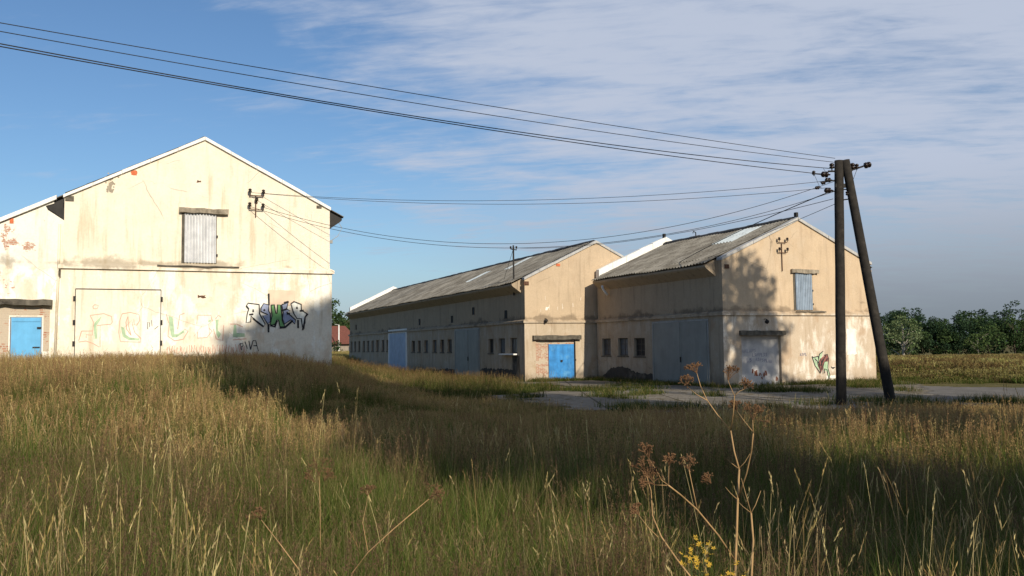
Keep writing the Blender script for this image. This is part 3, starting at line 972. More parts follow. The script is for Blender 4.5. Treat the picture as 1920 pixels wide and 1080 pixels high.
# crop-7 px -> metres on the short barn's gable (x 1150..1440 -> 5.28..6.48)
def gw(pts): return [(5.28 + (x - 1155) * 0.00416, 1.40 - (y - 525) * 0.00400) for x, y in pts]
sprayed(S_, [
    ('spray_mint', [gw([(1165, 540), (1250, 535), (1270, 610), (1285, 720), (1210, 650)]), gw([(1265, 520), (1330, 475), (1300, 560), (1280, 600)]), gw([(1330, 610), (1400, 590), (1395, 690), (1420, 760), (1410, 820), (1380, 720), (1340, 710)])], [], 0.03),
    ('spray_wine', [gw([(1290, 560), (1380, 510), (1415, 530), (1405, 600), (1350, 600), (1320, 690), (1290, 740), (1240, 640)])], [], 0.03),
    ('spray_pale', [gw([(1190, 560), (1225, 560), (1230, 610)]), gw([(1370, 540), (1395, 545), (1390, 580), (1365, 580)])], [], 0.03),
    ('spray_black', [], [gw(l) for l in ([(1158, 530), (1180, 545), (1255, 530)], [(1160, 535), (1200, 645), (1280, 745)], [(1255, 530), (1262, 600), (1285, 735)], [(1262, 560), (1275, 505), (1335, 468)],
                                         [(1320, 750), (1325, 660), (1350, 600)], [(1345, 745), (1345, 690), (1385, 700), (1412, 840)], [(1345, 520), (1400, 508), (1416, 560), (1400, 680), (1425, 760), (1412, 840)], [(1290, 560), (1310, 640), (1300, 700)],
                                         [(1450, 665), (1480, 690), (1515, 670)], [(1470, 680), (1500, 675)], [(1250, 600), (1290, 650), (1330, 560)], [(1300, 640), (1345, 560), (1380, 520)], [(1365, 600), (1400, 560)], [(1200, 560), (1240, 590), (1250, 660)])], 0.05)], GY_)
mb = MB(); scrib(mb, 4.55, 1.42, 4, 0.13, 0.03, GY_)
mb.build('graffiti', MAT['spray_violet'], S_)

# ---- the pale barn on the left, standing on the bank
gh0 = [(0.40, 3.26, -0.3, 2.70)]
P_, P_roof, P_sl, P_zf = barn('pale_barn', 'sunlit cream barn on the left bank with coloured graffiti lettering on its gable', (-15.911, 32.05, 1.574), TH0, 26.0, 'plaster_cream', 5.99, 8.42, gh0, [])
verge(P_roof, -0.10, 0.30, P_zf, 0.09, 'white_trim')
verge(P_roof, 25.7, 26.05, P_zf, 0.45, 'white_trim')
mb = MB()
mb.box(0.425, 3.235, -0.075, 0.05, -0.25, 2.675)
gate = mb.build('gate', MAT['plaster_cream'], P_)
tag(gate, 'wide gate painted the same cream as the wall')
for z_ in (0.75, 1.5, 2.35):
    for a_, b_ in ((0.34, 0.43), (3.23, 3.31)):
        mb = MB(); mb.box(a_, b_, -0.10, -0.072, z_ - 0.09, z_ + 0.09); mb.build('hinge', MAT['dark_iron'], gate)
mb = MB()
mb.box(0.41, 3.25, -0.082, -0.076, 2.682, 2.715)
mb.box(0.405, 0.422, -0.078, -0.04, -0.2, 2.68); mb.box(3.238, 3.256, -0.078, -0.04, -0.2, 2.68)
mb.build('gate_frame', MAT['dark_iron'], gate)
shutter(P_, 4.04, 5.16, 3.74, 5.6, 'shutter_white')
slab('lintel', 'concrete', P_, 3.84, 5.60, -0.17, -0.002, 5.60, 5.79, 0.025)
slab('loft_threshold', 'concrete_dark', P_, 3.1, 6.0, -0.24, -0.165, 3.56, 3.615, 0.02)
wall_bracket(P_, [(6.38, 6.48), (6.88, 6.47), (6.63, 6.17), (6.37, 5.95), (6.87, 5.93)], 6.61, 5.55, 6.4)
mb = MB(); patch_poly(mb, ragged_rect(2.17, 2.37, 6.90, 7.08, 0.02, 4), -0.004); mb.build('brick_spot', MAT['red_brick_patch'], P_)
for a, y_ in (((4.46, 4.6, 6.78, 6.86, 0.02, 4), -0.004), ((4.55, 4.8, 2.42, 2.53, 0.03, 4), -0.075)):
    mb = MB(); patch_poly(mb, ragged_rect(*a), y_); mb.build('render_chip', MAT['rust_iron'], P_)
mb = MB()
for k in range(16):
    x_ = 1.5 + random.gauss(0, .12); z_ = 6.55 + random.gauss(0, .14); r_ = random.uniform(.03, .10)
    patch_poly(mb, [(x_ + r_ * math.cos(a) * random.uniform(.5, 1.2), z_ + r_ * math.sin(a) * random.uniform(.5, 1.2)) for a in np.linspace(0, 2 * math.pi, 9)[:-1]], -0.003 - k * 1e-4)
mb.build('soot_blotch', MAT['concrete'], P_)
mb = MB(); patch_poly(mb, ragged_rect(7.09, 8.12, 2.15, 2.75, 0.015), -0.0735)
mb.build('render_patch', MAT['pink_patch'], P_)
mb = MB()
mb.tube([(W + 0.02, 0.16, 4.70), (W + 0.02, 0.16, 3.5)], 0.02)
mb.box(W - 0.02, W + 0.14, 0.1, 0.2, 4.66, 4.78)
mb.tube([(W + 0.45, 0.55, 5.62), (W + 0.60, 0.5, 5.35), (W + 0.42, 0.4, 5.0), (W + 0.06, 0.16, 4.75)], 0.012)
mb.build('conduit', MAT['grey_frame_paint'], P_)
for a in ((0.02, 0.3, 5.84, 6.02), (8.95, 9.15, 6.02, 6.13)):
    mb = MB(); mb.box(a[0], a[1], -0.03, 0.0, a[2], a[3]); mb.build('beam_end', MAT['concrete_dark'], P_)

# the lettering: 'ASHER' in outlined block letters
def ga(pts): return [(6.25 + (x - 154) * 0.00263, 2.25 - (y - 216) * 0.00266) for x, y in pts]
A_w = [(165, 262), (190, 222), (345, 240), (352, 372), (432, 520), (412, 552), (262, 440), (235, 400), (228, 490), (165, 500), (178, 380), (200, 300)]
R_w = [(800, 225), (850, 195), (952, 235), (955, 318), (1045, 375), (1010, 420), (1005, 510), (975, 590), (955, 440), (890, 440), (840, 360)]
H_g = [(515, 250), (560, 240), (585, 370), (600, 370), (610, 240), (655, 245), (680, 480), (715, 555), (645, 560), (625, 465), (600, 460), (570, 530), (505, 530), (530, 400)]
S_b = [(372, 290), (410, 225), (485, 245), (480, 330), (505, 370), (510, 480), (470, 520), (395, 400), (470, 385), (370, 340)]
E_b = [(668, 240), (760, 210), (740, 300), (790, 330), (740, 345), (870, 460), (860, 520), (800, 460), (710, 520), (680, 440), (690, 350)]
E_w = [(740, 320), (790, 320), (860, 430), (840, 440), (790, 390)]
sprayed(P_, [
    ('spray_white', [ga(A_w), ga(R_w), ga([(380, 290), (410, 250), (460, 270), (455, 330), (390, 340)])], [], 0.03),
    ('spray_blue', [ga(S_b), ga(E_b)], [], 0.03),
    ('spray_green', [ga(H_g)], [], 0.03)], -0.0765)
mb = MB()
for l in (A_w + A_w[:1], R_w + R_w[:1], H_g + H_g[:1], S_b + S_b[:1], E_b + E_b[:1]):
    ribbon(mb, ga(l), 0.045, -0.081)
for l in ([(262, 310), (262, 350)], [(205, 385), (265, 380)], [(890, 270), (888, 300)], [(480, 80), (486, 250)], [(480, 520), (482, 640)], [(905, 460), (908, 580)], [(978, 560), (978, 610)],
          [(262, 440), (330, 500), (412, 560)], [(505, 540), (572, 560), (600, 470)], [(640, 575), (715, 570), (830, 470)], [(930, 330), (990, 325)], [(1045, 370), (1010, 420), (985, 590)], [(410, 310), (430, 330)], [(740, 370), (790, 370)],
          [(700, 215), (770, 195)], [(840, 200), (850, 190)], [(165, 262), (195, 300)], [(660, 330), (750, 300)]):
    ribbon(mb, ga(l), 0.07, -0.0825)
mb.build('graffiti', MAT['spray_black'], P_)
# 'PIVA' scrawl and the thin outline letters
mb = MB()
for l in ([(80, 800), (105, 890)], [(80, 800), (120, 790), (125, 830), (95, 850)], [(150, 770), (185, 870)], [(205, 760), (230, 885)], [(230, 885), (262, 760)], [(262, 760), (300, 755), (340, 910)], [(270, 830), (315, 830)]):
    ribbon(mb, ga(l), 0.035, -0.0765)
for l in ([(780, 400), (782, 470)], [(790, 400), (800, 410), (800, 450)], [(820, 380), (825, 440)], [(850, 470), (890, 440)]):
    ribbon(mb, [(0.54 + (x / 5.486 - 18) * 0.01824, 1.88 - (y / 5.486 - 55) * 0.0204) for x, y in l], 0.02, -0.0775)
mb.build('graffiti', MAT['spray_black'], P_)
def gf(pts): return [(0.54 + (x / 5.486 - 18) * 0.01824, 1.88 - (y / 5.486 - 55) * 0.0204) for x, y in pts]
mb = MB()
for l in ([(205, 335), (240, 400), (232, 525), (170, 520), (172, 550)], [(205, 335), (340, 318), (415, 345), (425, 400), (410, 420), (275, 432)], [(305, 425), (308, 640)], [(125, 485), (230, 485)], [(125, 485), (100, 580)], [(100, 590), (170, 580), (240, 605), (300, 640)],
          [(230, 250), (250, 232), (285, 240), (275, 270), (240, 272), (230, 250)], [(520, 320), (600, 305), (690, 325), (700, 380), (670, 430), (645, 425), (640, 365), (625, 420), (650, 500), (715, 560), (710, 595), (510, 590), (490, 500), (500, 380), (520, 320)],
          [(580, 345), (560, 400), (570, 470), (615, 530)], [(580, 345), (585, 430), (615, 530)], [(970, 320), (1000, 420), (990, 540), (1060, 585), (1150, 570), (1200, 490), (1160, 470)], [(1090, 470), (1110, 330), (1160, 310)], [(1290, 420), (1300, 330), (1440, 330), (1455, 390)],
          [(1300, 500), (1300, 560), (1400, 555), (1455, 490), (1420, 460)], [(1490, 370), (1520, 330), (1550, 350)], [(1470, 470), (1500, 570), (1570, 585), (1580, 430)], [(1650, 420), (1720, 420), (1790, 450)], [(1680, 580), (1830, 570)]):
    ribbon(mb, gf(l), 0.024, -0.0785)
for k in range(34):
    x_ = 990 + k * 25 + random.uniform(-6, 6); y_ = 640 + random.uniform(-15, 15)
    ribbon(mb, gf([(x_, y_), (x_ + random.uniform(-8, 8), y_ + 35), (x_ + random.uniform(-10, 14), y_ + 70)]), 0.022, -0.0785)
mb.build('graffiti', MAT['spray_red'], P_)
mb = MB()
for p in ([(255, 400), (315, 345), (300, 390), (270, 430), (278, 560), (255, 560), (240, 430)], [(510, 440), (545, 455), (560, 520), (600, 548), (700, 560), (690, 580), (590, 575), (530, 540)], [(995, 340), (1035, 350), (1050, 440), (1055, 520), (1090, 520), (1160, 475), (1160, 500), (1080, 550), (1030, 550), (1000, 430)],
          [(1490, 375), (1525, 375), (1515, 480), (1550, 520), (1525, 565), (1500, 520)], [(1690, 430), (1715, 425), (1720, 510), (1810, 515), (1810, 550), (1680, 552)], [(1410, 385), (1440, 375), (1440, 395), (1415, 400)]):
    patch_poly(mb, gf(p), -0.0775)
mb.build('graffiti', MAT['spray_mint'], P_)

# ---- lean-to on the far left, same pitch as the pale barn's roof
A_ = empty('brick_lean_to', (-15.911, 32.05, 1.574), TH0)
tag(A_, 'whitewashed brick lean-to with a small blue door, built against the cream barn', 'lean-to')
mb = MB()
YA = 0.48
zroof = lambda x: 5.93 + P_sl * (x + 0.35)
X0 = -9.5
mb.add([(X0, YA, -0.6), (-1.66, YA, -0.6), (-1.66, YA, 1.72), (X0, YA, 1.72)], [(0, 1, 2, 3)])
mb.add([(-0.66, YA, -0.6), (-0.01, YA, -0.6), (-0.01, YA, 1.72), (-0.66, YA, 1.72)], [(0, 1, 2, 3)])
mb.add([(X0, YA, 1.72), (-0.01, YA, 1.72), (-0.01, YA, 5.19), (-0.55, YA, 5.55), (-0.63, YA, 5.70), (-0.36, YA, 5.80), (-0.36, YA, zroof(-0.36)), (X0, YA, zroof(X0))], [tuple(range(8))])
mb.add([(-1.66, YA, -0.6), (-1.66, YA + .2, -0.6), (-1.66, YA + .2, 1.72), (-1.66, YA, 1.72)], [(0, 1, 2, 3)])
mb.add([(-0.66, YA, -0.6), (-0.66, YA + .2, -0.6), (-0.66, YA + .2, 1.72), (-0.66, YA, 1.72)], [(0, 1, 2, 3)])
mb.add([(-1.66, YA, 1.72), (-0.66, YA, 1.72), (-0.66, YA + .2, 1.72), (-1.66, YA + .2, 1.72)], [(0, 1, 2, 3)])
mb.add([(X0, YA, -0.6), (X0, 22, -0.6), (X0, 22, zroof(X0)), (X0, YA, zroof(X0))], [(0, 1, 2, 3)])
mb.build('wall', MAT['plaster_white_brick'], A_)
mb = MB()
mb.prism([(X0 - 0.3, zroof(X0 - .3) - 0.02), (-0.28, zroof(-0.28) - 0.02), (-0.28, zroof(-0.28) + 0.13), (X0 - 0.3, zroof(X0 - .3) + 0.13)], 'y', YA - 0.12, YA + 0.2)
ar = mb.build('verge_board', MAT['white_trim'], A_)
mb = MB(); corrugated(mb, X0 - 0.3, -0.65, lambda x: zroof(x) + 0.08, YA + 0.2, 22, rows=6)
mb.build('roof', MAT['roof_sheet'], A_, True)
slab('lintel', 'concrete_dark', A_, -3.3, -0.34, YA - 0.28, YA - 0.002, 2.13, 2.33, 0.03)
mb = MB(); mb.box(-1.62, -0.70, YA + 0.02, YA + 0.07, -0.3, 1.68)
for z_ in (0.1, 1.55): mb.box(-1.6, -0.72, YA + 0.0, YA + 0.02, z_, z_ + 0.08)
dd = mb.build('door', MAT['pale_blue_paint'], A_)
for a in ((-0.82, -0.68, YA - 0.03, 1.30, 1.36), (-0.95, -0.72, YA - 0.01, 0.62, 0.66)):
    mb = MB(); mb.box(a[0], a[1], a[2], YA + 0.019, a[3], a[4]); mb.build('hinge', MAT['dark_iron'], dd)
mb = MB(); mb.box(-3.3, -1.70, YA - 0.012, YA - 0.001, -0.2, 2.1); mb.box(-0.62, -0.42, YA - 0.012, YA - 0.001, 0.5, 2.1)
mb.box(-1.70, -0.62, YA - 0.012, YA - 0.001, 1.78, 2.1)
mb.build('brick_infill', MAT['brick_washed'], A_)
mb = MB(); mb.box(-1.75, -1.63, YA - 0.02, YA, 5.02, 5.20)
mb.build('brick_spot', MAT['red_brick_patch'], A_)
mb = MB()
mb.tube([(-0.16, YA - 0.06, 5.05), (-0.17, YA - 0.06, 3.5), (-0.24, YA - 0.07, -0.3)], 0.045, 8)
mb.build('downpipe', MAT['plaster_cream'], A_, True)

# ------------------------------------------------------------------ pole with strut, wires
POLE = empty('utility_pole', (10.58, 29.5, 0.0))
tag(POLE, 'dark tarred wooden A-frame utility pole standing in front of the short barn', 'utility pole')
def loc_(p): return (p[0] - 10.58, p[1] - 29.5, p[2])
mb = MB()
pts = [(10.58 + 0.22 * k / 12 + random.uniform(-.008, .008), 29.5, -0.5 + 8.5 * k / 12) for k in range(13)]
mb.tube([loc_(p) for p in pts], [0.168 - 0.02 * k / 12 for k in range(13)], 14)
mb.build('post', MAT['tarred_wood'], POLE, True)
mb = MB()
a_, b_ = Vector((12.10, 29.1, -0.35)), Vector((10.99, 29.44, 8.0))
pts = [a_.lerp(b_, k / 12) for k in range(13)]
mb.tube([loc_(p) for p in pts], [0.168 - 0.03 * k / 12 for k in range(13)], 14)
mb.build('strut', MAT['tarred_wood'], POLE, True)
mb = MB()
mb.box(0.05, 0.55, -0.10, 0.02, 7.10, 7.22)
mb.tube([(0.1, -0.05, 7.05), (0.62, -0.05, 7.02)], 0.02)
mb.build('spreader_block', MAT['dark_iron'], POLE)
mb = MB()
mb.tube([(0.40, 0, 7.62), (0.75, 0.0, 7.72), (1.0, 0, 7.80)], 0.03)
mb.tube([(0.38, 0, 7.86), (0.70, 0.0, 7.84)], 0.025)
mb.tube([(0.62, 0, 7.62), (0.62, 0.0, 7.9)], 0.025)
mb.tube([(-0.15, 0, 7.65), (0.3, 0, 7.65)], 0.03); mb.tube([(-0.62, 0, 7.58), (-0.1, 0, 7.53)], 0.022)
mb.tube([(-0.42, 0, 7.30), (0.2, 0, 7.36)], 0.022); mb.tube([(-0.30, 0, 7.00), (0.2, 0, 6.98)], 0.022)
mb.tube([(0.3, 0, 6.70), (0.5, 0, 6.72)], 0.02)
mb.tube([(-0.60, 0, 7.54), (-0.45, 0, 7.16), (-0.38, 0, 7.1)], 0.008, 4)
mb.tube([(0.80, 0, 7.70), (0.62, 0, 7.25)], 0.008, 4)
mb.tube([(-0.3, 0, 7.75), (-0.2, 0, 7.58)], 0.008, 4)
mb.build('crossarm', MAT['dark_iron'], POLE)
PI_ = [((0.98, 0, 7.80), (1, 0, .25), 1.9), ((0.66, 0, 7.66), (0, 0, 1), 1.6), ((0.80, 0, 7.68), (0, 0, 1), 1.3), ((-0.08, 0, 7.54), (-1, 0, 0.05), 1.9), ((-0.02, 0, 7.68), (0, 0, 1), 1.5), ((-0.62, 0, 7.50), (0, 0, 1), 1.1),
       ((-0.02, 0, 7.36), (-1, 0, 0), 1.5), ((-0.22, 0, 7.30), (-1, 0, -.3), 1.1), ((-0.02, 0, 7.02), (-1, 0, 0), 1.7), ((-0.42, 0, 7.12), (-1, 0, -.1), 1.1), ((0.46, 0, 6.72), (1, 0, 0), 1.3), ((0.42, -0.1, 7.0), (0, 0, -1), 1.1)]
for p, ax, s in PI_:
    k = MB(); insulator(k, p, ax, s); k.build('insulator', MAT['insulator_brown'], POLE, True)

# pole where the left-hand lines end, beyond the left edge of the picture
E2 = (-24.0, 6.7)
gz = float(ground_z(*E2))
P2 = empty('utility_pole', (E2[0], E2[1], gz))
tag(P2, 'dark wooden pole carrying the far end of the four long wires', 'utility pole')
mb = MB(); mb.tube([(0, 0, -0.4), (0, 0, 4), (0, 0, 9.3)], [0.16, 0.14, 0.12], 12); mb.build('post', MAT['tarred_wood'], P2, True)
mb = MB(); mb.tube([(-0.5, 0.2, 8.3), (0.5, -0.2, 8.3)], 0.03); mb.tube([(-0.4, 0.2, 8.7), (0.4, -0.2, 8.7)], 0.03); mb.build('crossarm', MAT['dark_iron'], P2)


def wire(a, b, sag, r, label, group):
    a, b = Vector(a), Vector(b)
    n = 40
    pts = []
    for k in range(n + 1):
        t_ = k / n
        p = a.lerp(b, t_)
        p.z -= 4 * sag * t_ * (1 - t_)
        pts.append(p)
    mb = MB()
    o_ = a
    mb.tube([p - o_ for p in pts], r, 5)
    o = mb.build('overhead_wire', MAT['dark_iron'], None, True)
    o.location = o_
    return tag(o, label, 'wire', group)

g1, g2, g3 = 'wires running off to the upper left', 'wires to the cream barn', 'service wires to the tan barns'
wire((10.64, 29.4, 8.06), (-24, 6.7, 8.55), 0.28, 0.009, 'topmost thin wire running from the pole top to the upper left', g1)
wire((10.61, 29.4, 7.93), (-24, 6.7, 8.78), 0.52, 0.009, 'thin wire just below the topmost wire crossing the blue sky', g1)
wire((10.53, 29.4, 7.72), (-24, 6.7, 9.02), 0.80, 0.012, 'third wire down from the pole top crossing the blue sky', g1)
wire((9.96, 29.45, 7.58), (-24, 6.7, 8.72), 0.56, 0.012, 'lowest of the four wires running from the pole top to the upper left', g1)
wire((10.51, 29.4, 7.33), (-9.52, 34.6, 8.04), 0.46, 0.008, 'upper of the two nearly level wires from the pole to the cream gable', g2)
wire((10.37, 29.4, 7.09), (-9.98, 34.4, 8.05), 0.50, 0.008, 'lower of the two nearly level wires from the pole to the cream gable', g2)
wire((10.60, 29.4, 7.30), (-9.53, 34.6, 7.50), 1.72, 0.009, 'upper of the two deeply sagging wires from the pole to the cream gable', g2)
wire((10.54, 29.4, 6.95), (-9.99, 34.4, 7.51), 1.72, 0.009, 'lower of the two deeply sagging wires from the pole to the cream gable', g2)
wire((10.53, 29.4, 6.72), (0.11, 53.99, 7.95), 0.50, 0.010, 'wire from the pole to the thin mast on the long barn', g3)
wire((10.54, 29.4, 7.00), (7.67, 55.5, 5.5), -0.30, 0.016, 'thick dark cable dropping from the pole behind the short barn ridge', g3)
wire((10.90, 29.4, 6.68), (8.59, 55.9, 6.0), 0.04, 0.009, 'thin wire dropping from the pole behind the short barn gable peak', g3)

# mast with stay on the eaves of the long barn
MA = empty('wire_mast', (0.11, 53.99, 5.5))
tag(MA, 'thin dark iron mast rising from the long barn eaves', 'mast')
mb = MB(); mb.tube([(0, 0, -0.4), (0, 0, 2.6)], 0.05, 8); mb.build('mast_tube', MAT['dark_post_and_shade'], MA)
mb = MB(); mb.tube([(-0.16, 0, 2.38), (0.2, 0, 2.32)], 0.03); mb.build('crossarm', MAT['dark_iron'], MA)
for x_ in (-0.16, 0.18):
    k = MB(); insulator(k, (x_, 0, 2.36), (0, 0, 1), 1.2); k.build('insulator', MAT['insulator_brown'], MA, True)
mb = MB(); mb.tube([(0, 0, 2.4), (-0.65, 2.6, 0.62)], 0.012, 5); mb.build('stay_wire', MAT['dark_iron'], MA)

# ------------------------------------------------------------------ far house in the gap
H_ = empty('red_roofed_house', (-27.6, 140, float(ground_z(-27.6, 140))), R(8))
tag(H_, 'low red tiled house seen in the gap between the cream barn and the long barn', 'house')
mb = MB(); mb.box(-7, 3.8, 0, 8, -0.5, 2.1); mb.build('wall', MAT['house_wall'], H_)
mb = MB()
mb.add([(-7.6, -0.6, 2.0), (4.2, -0.6, 2.0), (4.2, 8.6, 2.0), (-7.6, 8.6, 2.0), (-3.6, 4, 4.9), (1.6, 4, 4.9)], [(0, 1, 5, 4), (1, 2, 5), (2, 3, 4, 5), (3, 0, 4)])
mb.build('roof', MAT['red_tile'], H_)
for a in ((2.3, 3.2, 0.4, 1.6), (-2, -1, 0.5, 1.5)):
    mb = MB(); mb.box(a[0], a[1], -0.04, 0.0, a[2], a[3]); mb.build('window', MAT['dusty_glass'], H_)
LP = empty('slim_pole', (-26.3, 137.5, float(ground_z(-26.3, 137.5))))
tag(LP, 'slim pale pole standing in front of the red roofed house', 'pole')
mb = MB(); mb.tube([(0, 0, -0.3), (0, 0, 4.9)], [0.12, 0.09], 8); mb.build('shaft', MAT['white_trim'], LP)
mb = MB(); mb.tube([(0, 0, 4.9), (-0.6, -0.1, 5.0)], 0.06, 6); mb.build('crossarm', MAT['grey_frame_paint'], LP)

# ------------------------------------------------------------------ trees
def leaf_cloud(seed, blobs, n_leaf, size, cols, flat=0.75):
    """leaf-sized quads through the blobs' volume; tint per leaf clump"""
    r = np.random.default_rng(seed)
    V, F, C = [], [], []
    base = 0
    for (c_, rad) in blobs:
        n = int(n_leaf * rad ** 2)
        d_ = r.normal(size=(n, 3))
        d_ /= np.linalg.norm(d_, axis=1)[:, None]
        rr = rad * r.uniform(0.35, 1.05, n) ** 0.6
        p = np.array(c_) + d_ * rr[:, None] * np.array([1, 1, flat])
        a = r.normal(size=(n, 3)); a /= np.linalg.norm(a, axis=1)[:, None]
        b = np.cross(a, r.normal(size=(n, 3))); b /= np.linalg.norm(b, axis=1)[:, None] + 1e-9
        s = size * r.uniform(0.55, 1.3, n)[:, None]
        q_ = np.stack([p - a * s * .5, p + b * s * .32, p + a * s * .5, p - b * s * .32], 1)
        V.append(q_.reshape(-1, 3))
        F.append(np.arange(n * 4).reshape(n, 4) + base)
        base += n * 4
        k = r.uniform()
        col = np.array(cols[0]) * (1 - k) + np.array(cols[1]) * k
        C.append(np.repeat(col[None] * r.uniform(0.8, 1.2, (n, 1)), 4, 0))
    return np.concatenate(V), np.concatenate(F), np.concatenate(C)


def limb_mesh(mb, r, H, cr, trunk_r, lean=0.0, n_limb=7, fork=False):
    base = Vector((0, 0, -0.3))
    top = Vector((lean, lean * 0.4, H * 0.8))
    pts = [base.lerp(top, k / 6) + Vector((r.normal() * 0.02 * H * (k > 0), r.normal() * 0.02 * H * (k > 0), 0)) * 0.5 for k in range(7)]
    mb.tube(pts, [trunk_r * (1.35 if k == 0 else 1 - 0.13 * k) for k in range(7)], 8)
    ends = []
    for k in range(n_limb):
        t_ = r.uniform(0.3, 0.9) if not (fork and k == 0) else .17
        s = pts[int(t_ * 6)]
        a = r.uniform(0, 6.28)
        L_ = cr * r.uniform(0.6, 0.95)
        e = s + Vector((math.cos(a) * L_, math.sin(a) * L_, L_ * r.uniform(0.35, 0.9)))
        m_ = s.lerp(e, 0.5) + Vector((0, 0, 0.12 * L_))
        mb.tube([s, m_, e], [trunk_r * 0.42, trunk_r * 0.27, trunk_r * 0.08], 6)
        ends.append(e)
    return ends, pts


def tree(name, loc, H, cr, seed, cols, label, bark='bark', size=0.4, dens=26, crown_lo=0.28, n_blob=26, fork=False, group=None, squeeze=1.0, tr=None, full=False):
    r = np.random.default_rng(seed)
    root = empty(name, loc, r.uniform(0, 6.28))
    tag(root, label, 'tree', group)
    mb = MB()
    tr = tr or H * 0.024
    ends, pts = limb_mesh(mb, r, H, cr, tr, r.normal() * 0.04 * H, 9, fork)
    mb.build('trunk', MAT[bark], root, True)
    blobs = []
    zc, zr = H * (1 + crown_lo) / 2, H * (1 - crown_lo) / 2
    for e in ends:
        blobs.append(((e.x, e.y, min(e.z, H * .93)), cr * r.uniform(0.22, 0.36)))
    if full: blobs = []
    for k in range(n_blob):
        if full:                                                 # deep, evenly filled crown
            zr_ = r.uniform(-.94, .94); a = r.uniform(0, 6.28)
            q_ = cr * (1 - abs(zr_) ** 2.6) ** .5 * math.sqrt(r.uniform(.05, .80))
            blobs.append(((math.cos(a) * q_, math.sin(a) * q_, zc + zr_ * zr), cr * r.uniform(.22, .34)))
            continue
        d_ = r.normal(size=3); d_ /= np.linalg.norm(d_)
        q_ = r.uniform(0.35, 0.92)
        wz = 1.0 - 0.35 * max(0, d_[2])
        blobs.append(((d_[0] * cr * q_ * wz * squeeze, d_[1] * cr * q_ * wz * squeeze, zc + d_[2] * zr * q_), cr * r.uniform(0.20, 0.38)))
    v, f, c_ = leaf_cloud(seed, blobs, dens, size, cols)
    np_mesh('crown', v, f, MAT['tree_leaves'], root, colors=c_)
    return root

DK = ((0.036, 0.066, 0.026), (0.066, 0.100, 0.036))
DB = ((0.024, 0.048, 0.028), (0.044, 0.072, 0.034))
MG = ((0.050, 0.080, 0.026), (0.090, 0.125, 0.042))
PG = ((0.105, 0.145, 0.062), (0.180, 0.215, 0.105))
def gz_(x, y): return float(ground_z(x, y))
def at(pxx, D):            # direction of a picture column, at distance D
    return (pxx - 960) / 1701 * D, D

# the separate trees in front of the wood, right
def far_tree(pxx, D, H, cr, seed, cols, label, **k):
    x, y = at(pxx, D)
    return tree(k.pop('name', 'field_tree'), (x, y, gz_(x, y)), H, cr, seed, cols, label, **k)
far_tree(1690, 175, 10.3, 3.9, 11, PG, 'pale green tree with a light forked trunk in front of the dark wood', bark='pale_bark', size=0.42, dens=40, crown_lo=0.34, fork=True, tr=0.34)
far_tree(1832, 180, 7.2, 2.6, 12, MG, 'slender tree with a thin pale trunk at the field edge', bark='pale_bark', size=0.45, dens=30, crown_lo=0.2, tr=0.13)
far_tree(1854, 196, 9.5, 3.6, 13, DK, 'dark tree with a black trunk standing right of the slender pale trunked tree', size=0.5, dens=30, crown_lo=0.22)
far_tree(1900, 205, 11.2, 4.2, 14, DK, 'broad dark tree at the right edge of the field', size=0.5, dens=30, crown_lo=0.2)
# the wood behind, trees of one kind merging into a mass
specs = []
rr_ = np.random.default_rng(5)
prof = [(1640, 9.6), (1665, 10.6), (1685, 11.3), (1705, 10.8), (1728, 9.9), (1748, 8.6), (1768, 8.8), (1790, 10.5), (1806, 11.3), (1825, 10.3), (1850, 10.0), (1875, 10.6), (1900, 11.6), (1925, 12.0), (1950, 12.4), (1985, 12), (2020, 12.5), (2060, 12)]
wood_v, wood_f, wood_c, wb = [], [], [], 0
for i, (pxx, h) in enumerate(prof):
    for row in range(2):
        D = 212 + row * 14 + rr_.uniform(-4, 4)
        x, y = at(pxx + rr_.uniform(-7, 7) + row * 10, D)
        H = h * D / 200 * (1.02 if row == 0 else 1.14) + 1.0
        blobs = []
        for k in range(26):
            d_ = rr_.normal(size=3); d_ /= np.linalg.norm(d_)
            q_ = rr_.uniform(0.4, 0.95)
            cr = 3.6
            blobs.append(((x + d_[0] * cr * q_, y + d_[1] * cr * q_, gz_(x, y) + H * 0.52 + d_[2] * H * 0.44 * q_), cr * rr_.uniform(0.22, 0.42)))
        v, f, c_ = leaf_cloud(100 + i * 2 + row, blobs, 60, 0.45, DB if (i + row) % 3 else DK)
        wood_v.append(v); wood_f.append(f + wb); wood_c.append(c_); wb += len(v)
wd = np_mesh('woodland', np.concatenate(wood_v), np.concatenate(wood_f), MAT['tree_leaves'], colors=np.concatenate(wood_c))
tag(wd, 'dark wood closing off the field behind the separate trees', 'woodland', kind='stuff')
# the trees behind the red roofed house
for i, (pxx, D, H, cr, lb) in enumerate(((624, 160, 10.8, 2.6, 'tall dark tree partly hidden by the corner of the cream barn'), (641, 170, 8.6, 2.9, 'dark round tree behind the red roof'), (656, 175, 8.8, 3.2, 'dark tree behind the far corner of the long barn'))):
    far_tree(pxx, D, H, cr, 40 + i, DK, lb, size=0.42, dens=60, crown_lo=0.1, name='garden_tree', n_blob=40)

x_, y_ = at(631, 131)
tree('garden_bush', (x_, y_, gz_(x_, y_)), 2.9, 1.0, 47, DK, 'low dark bush in front of the red roofed house', size=0.3, dens=90, crown_lo=0.05)
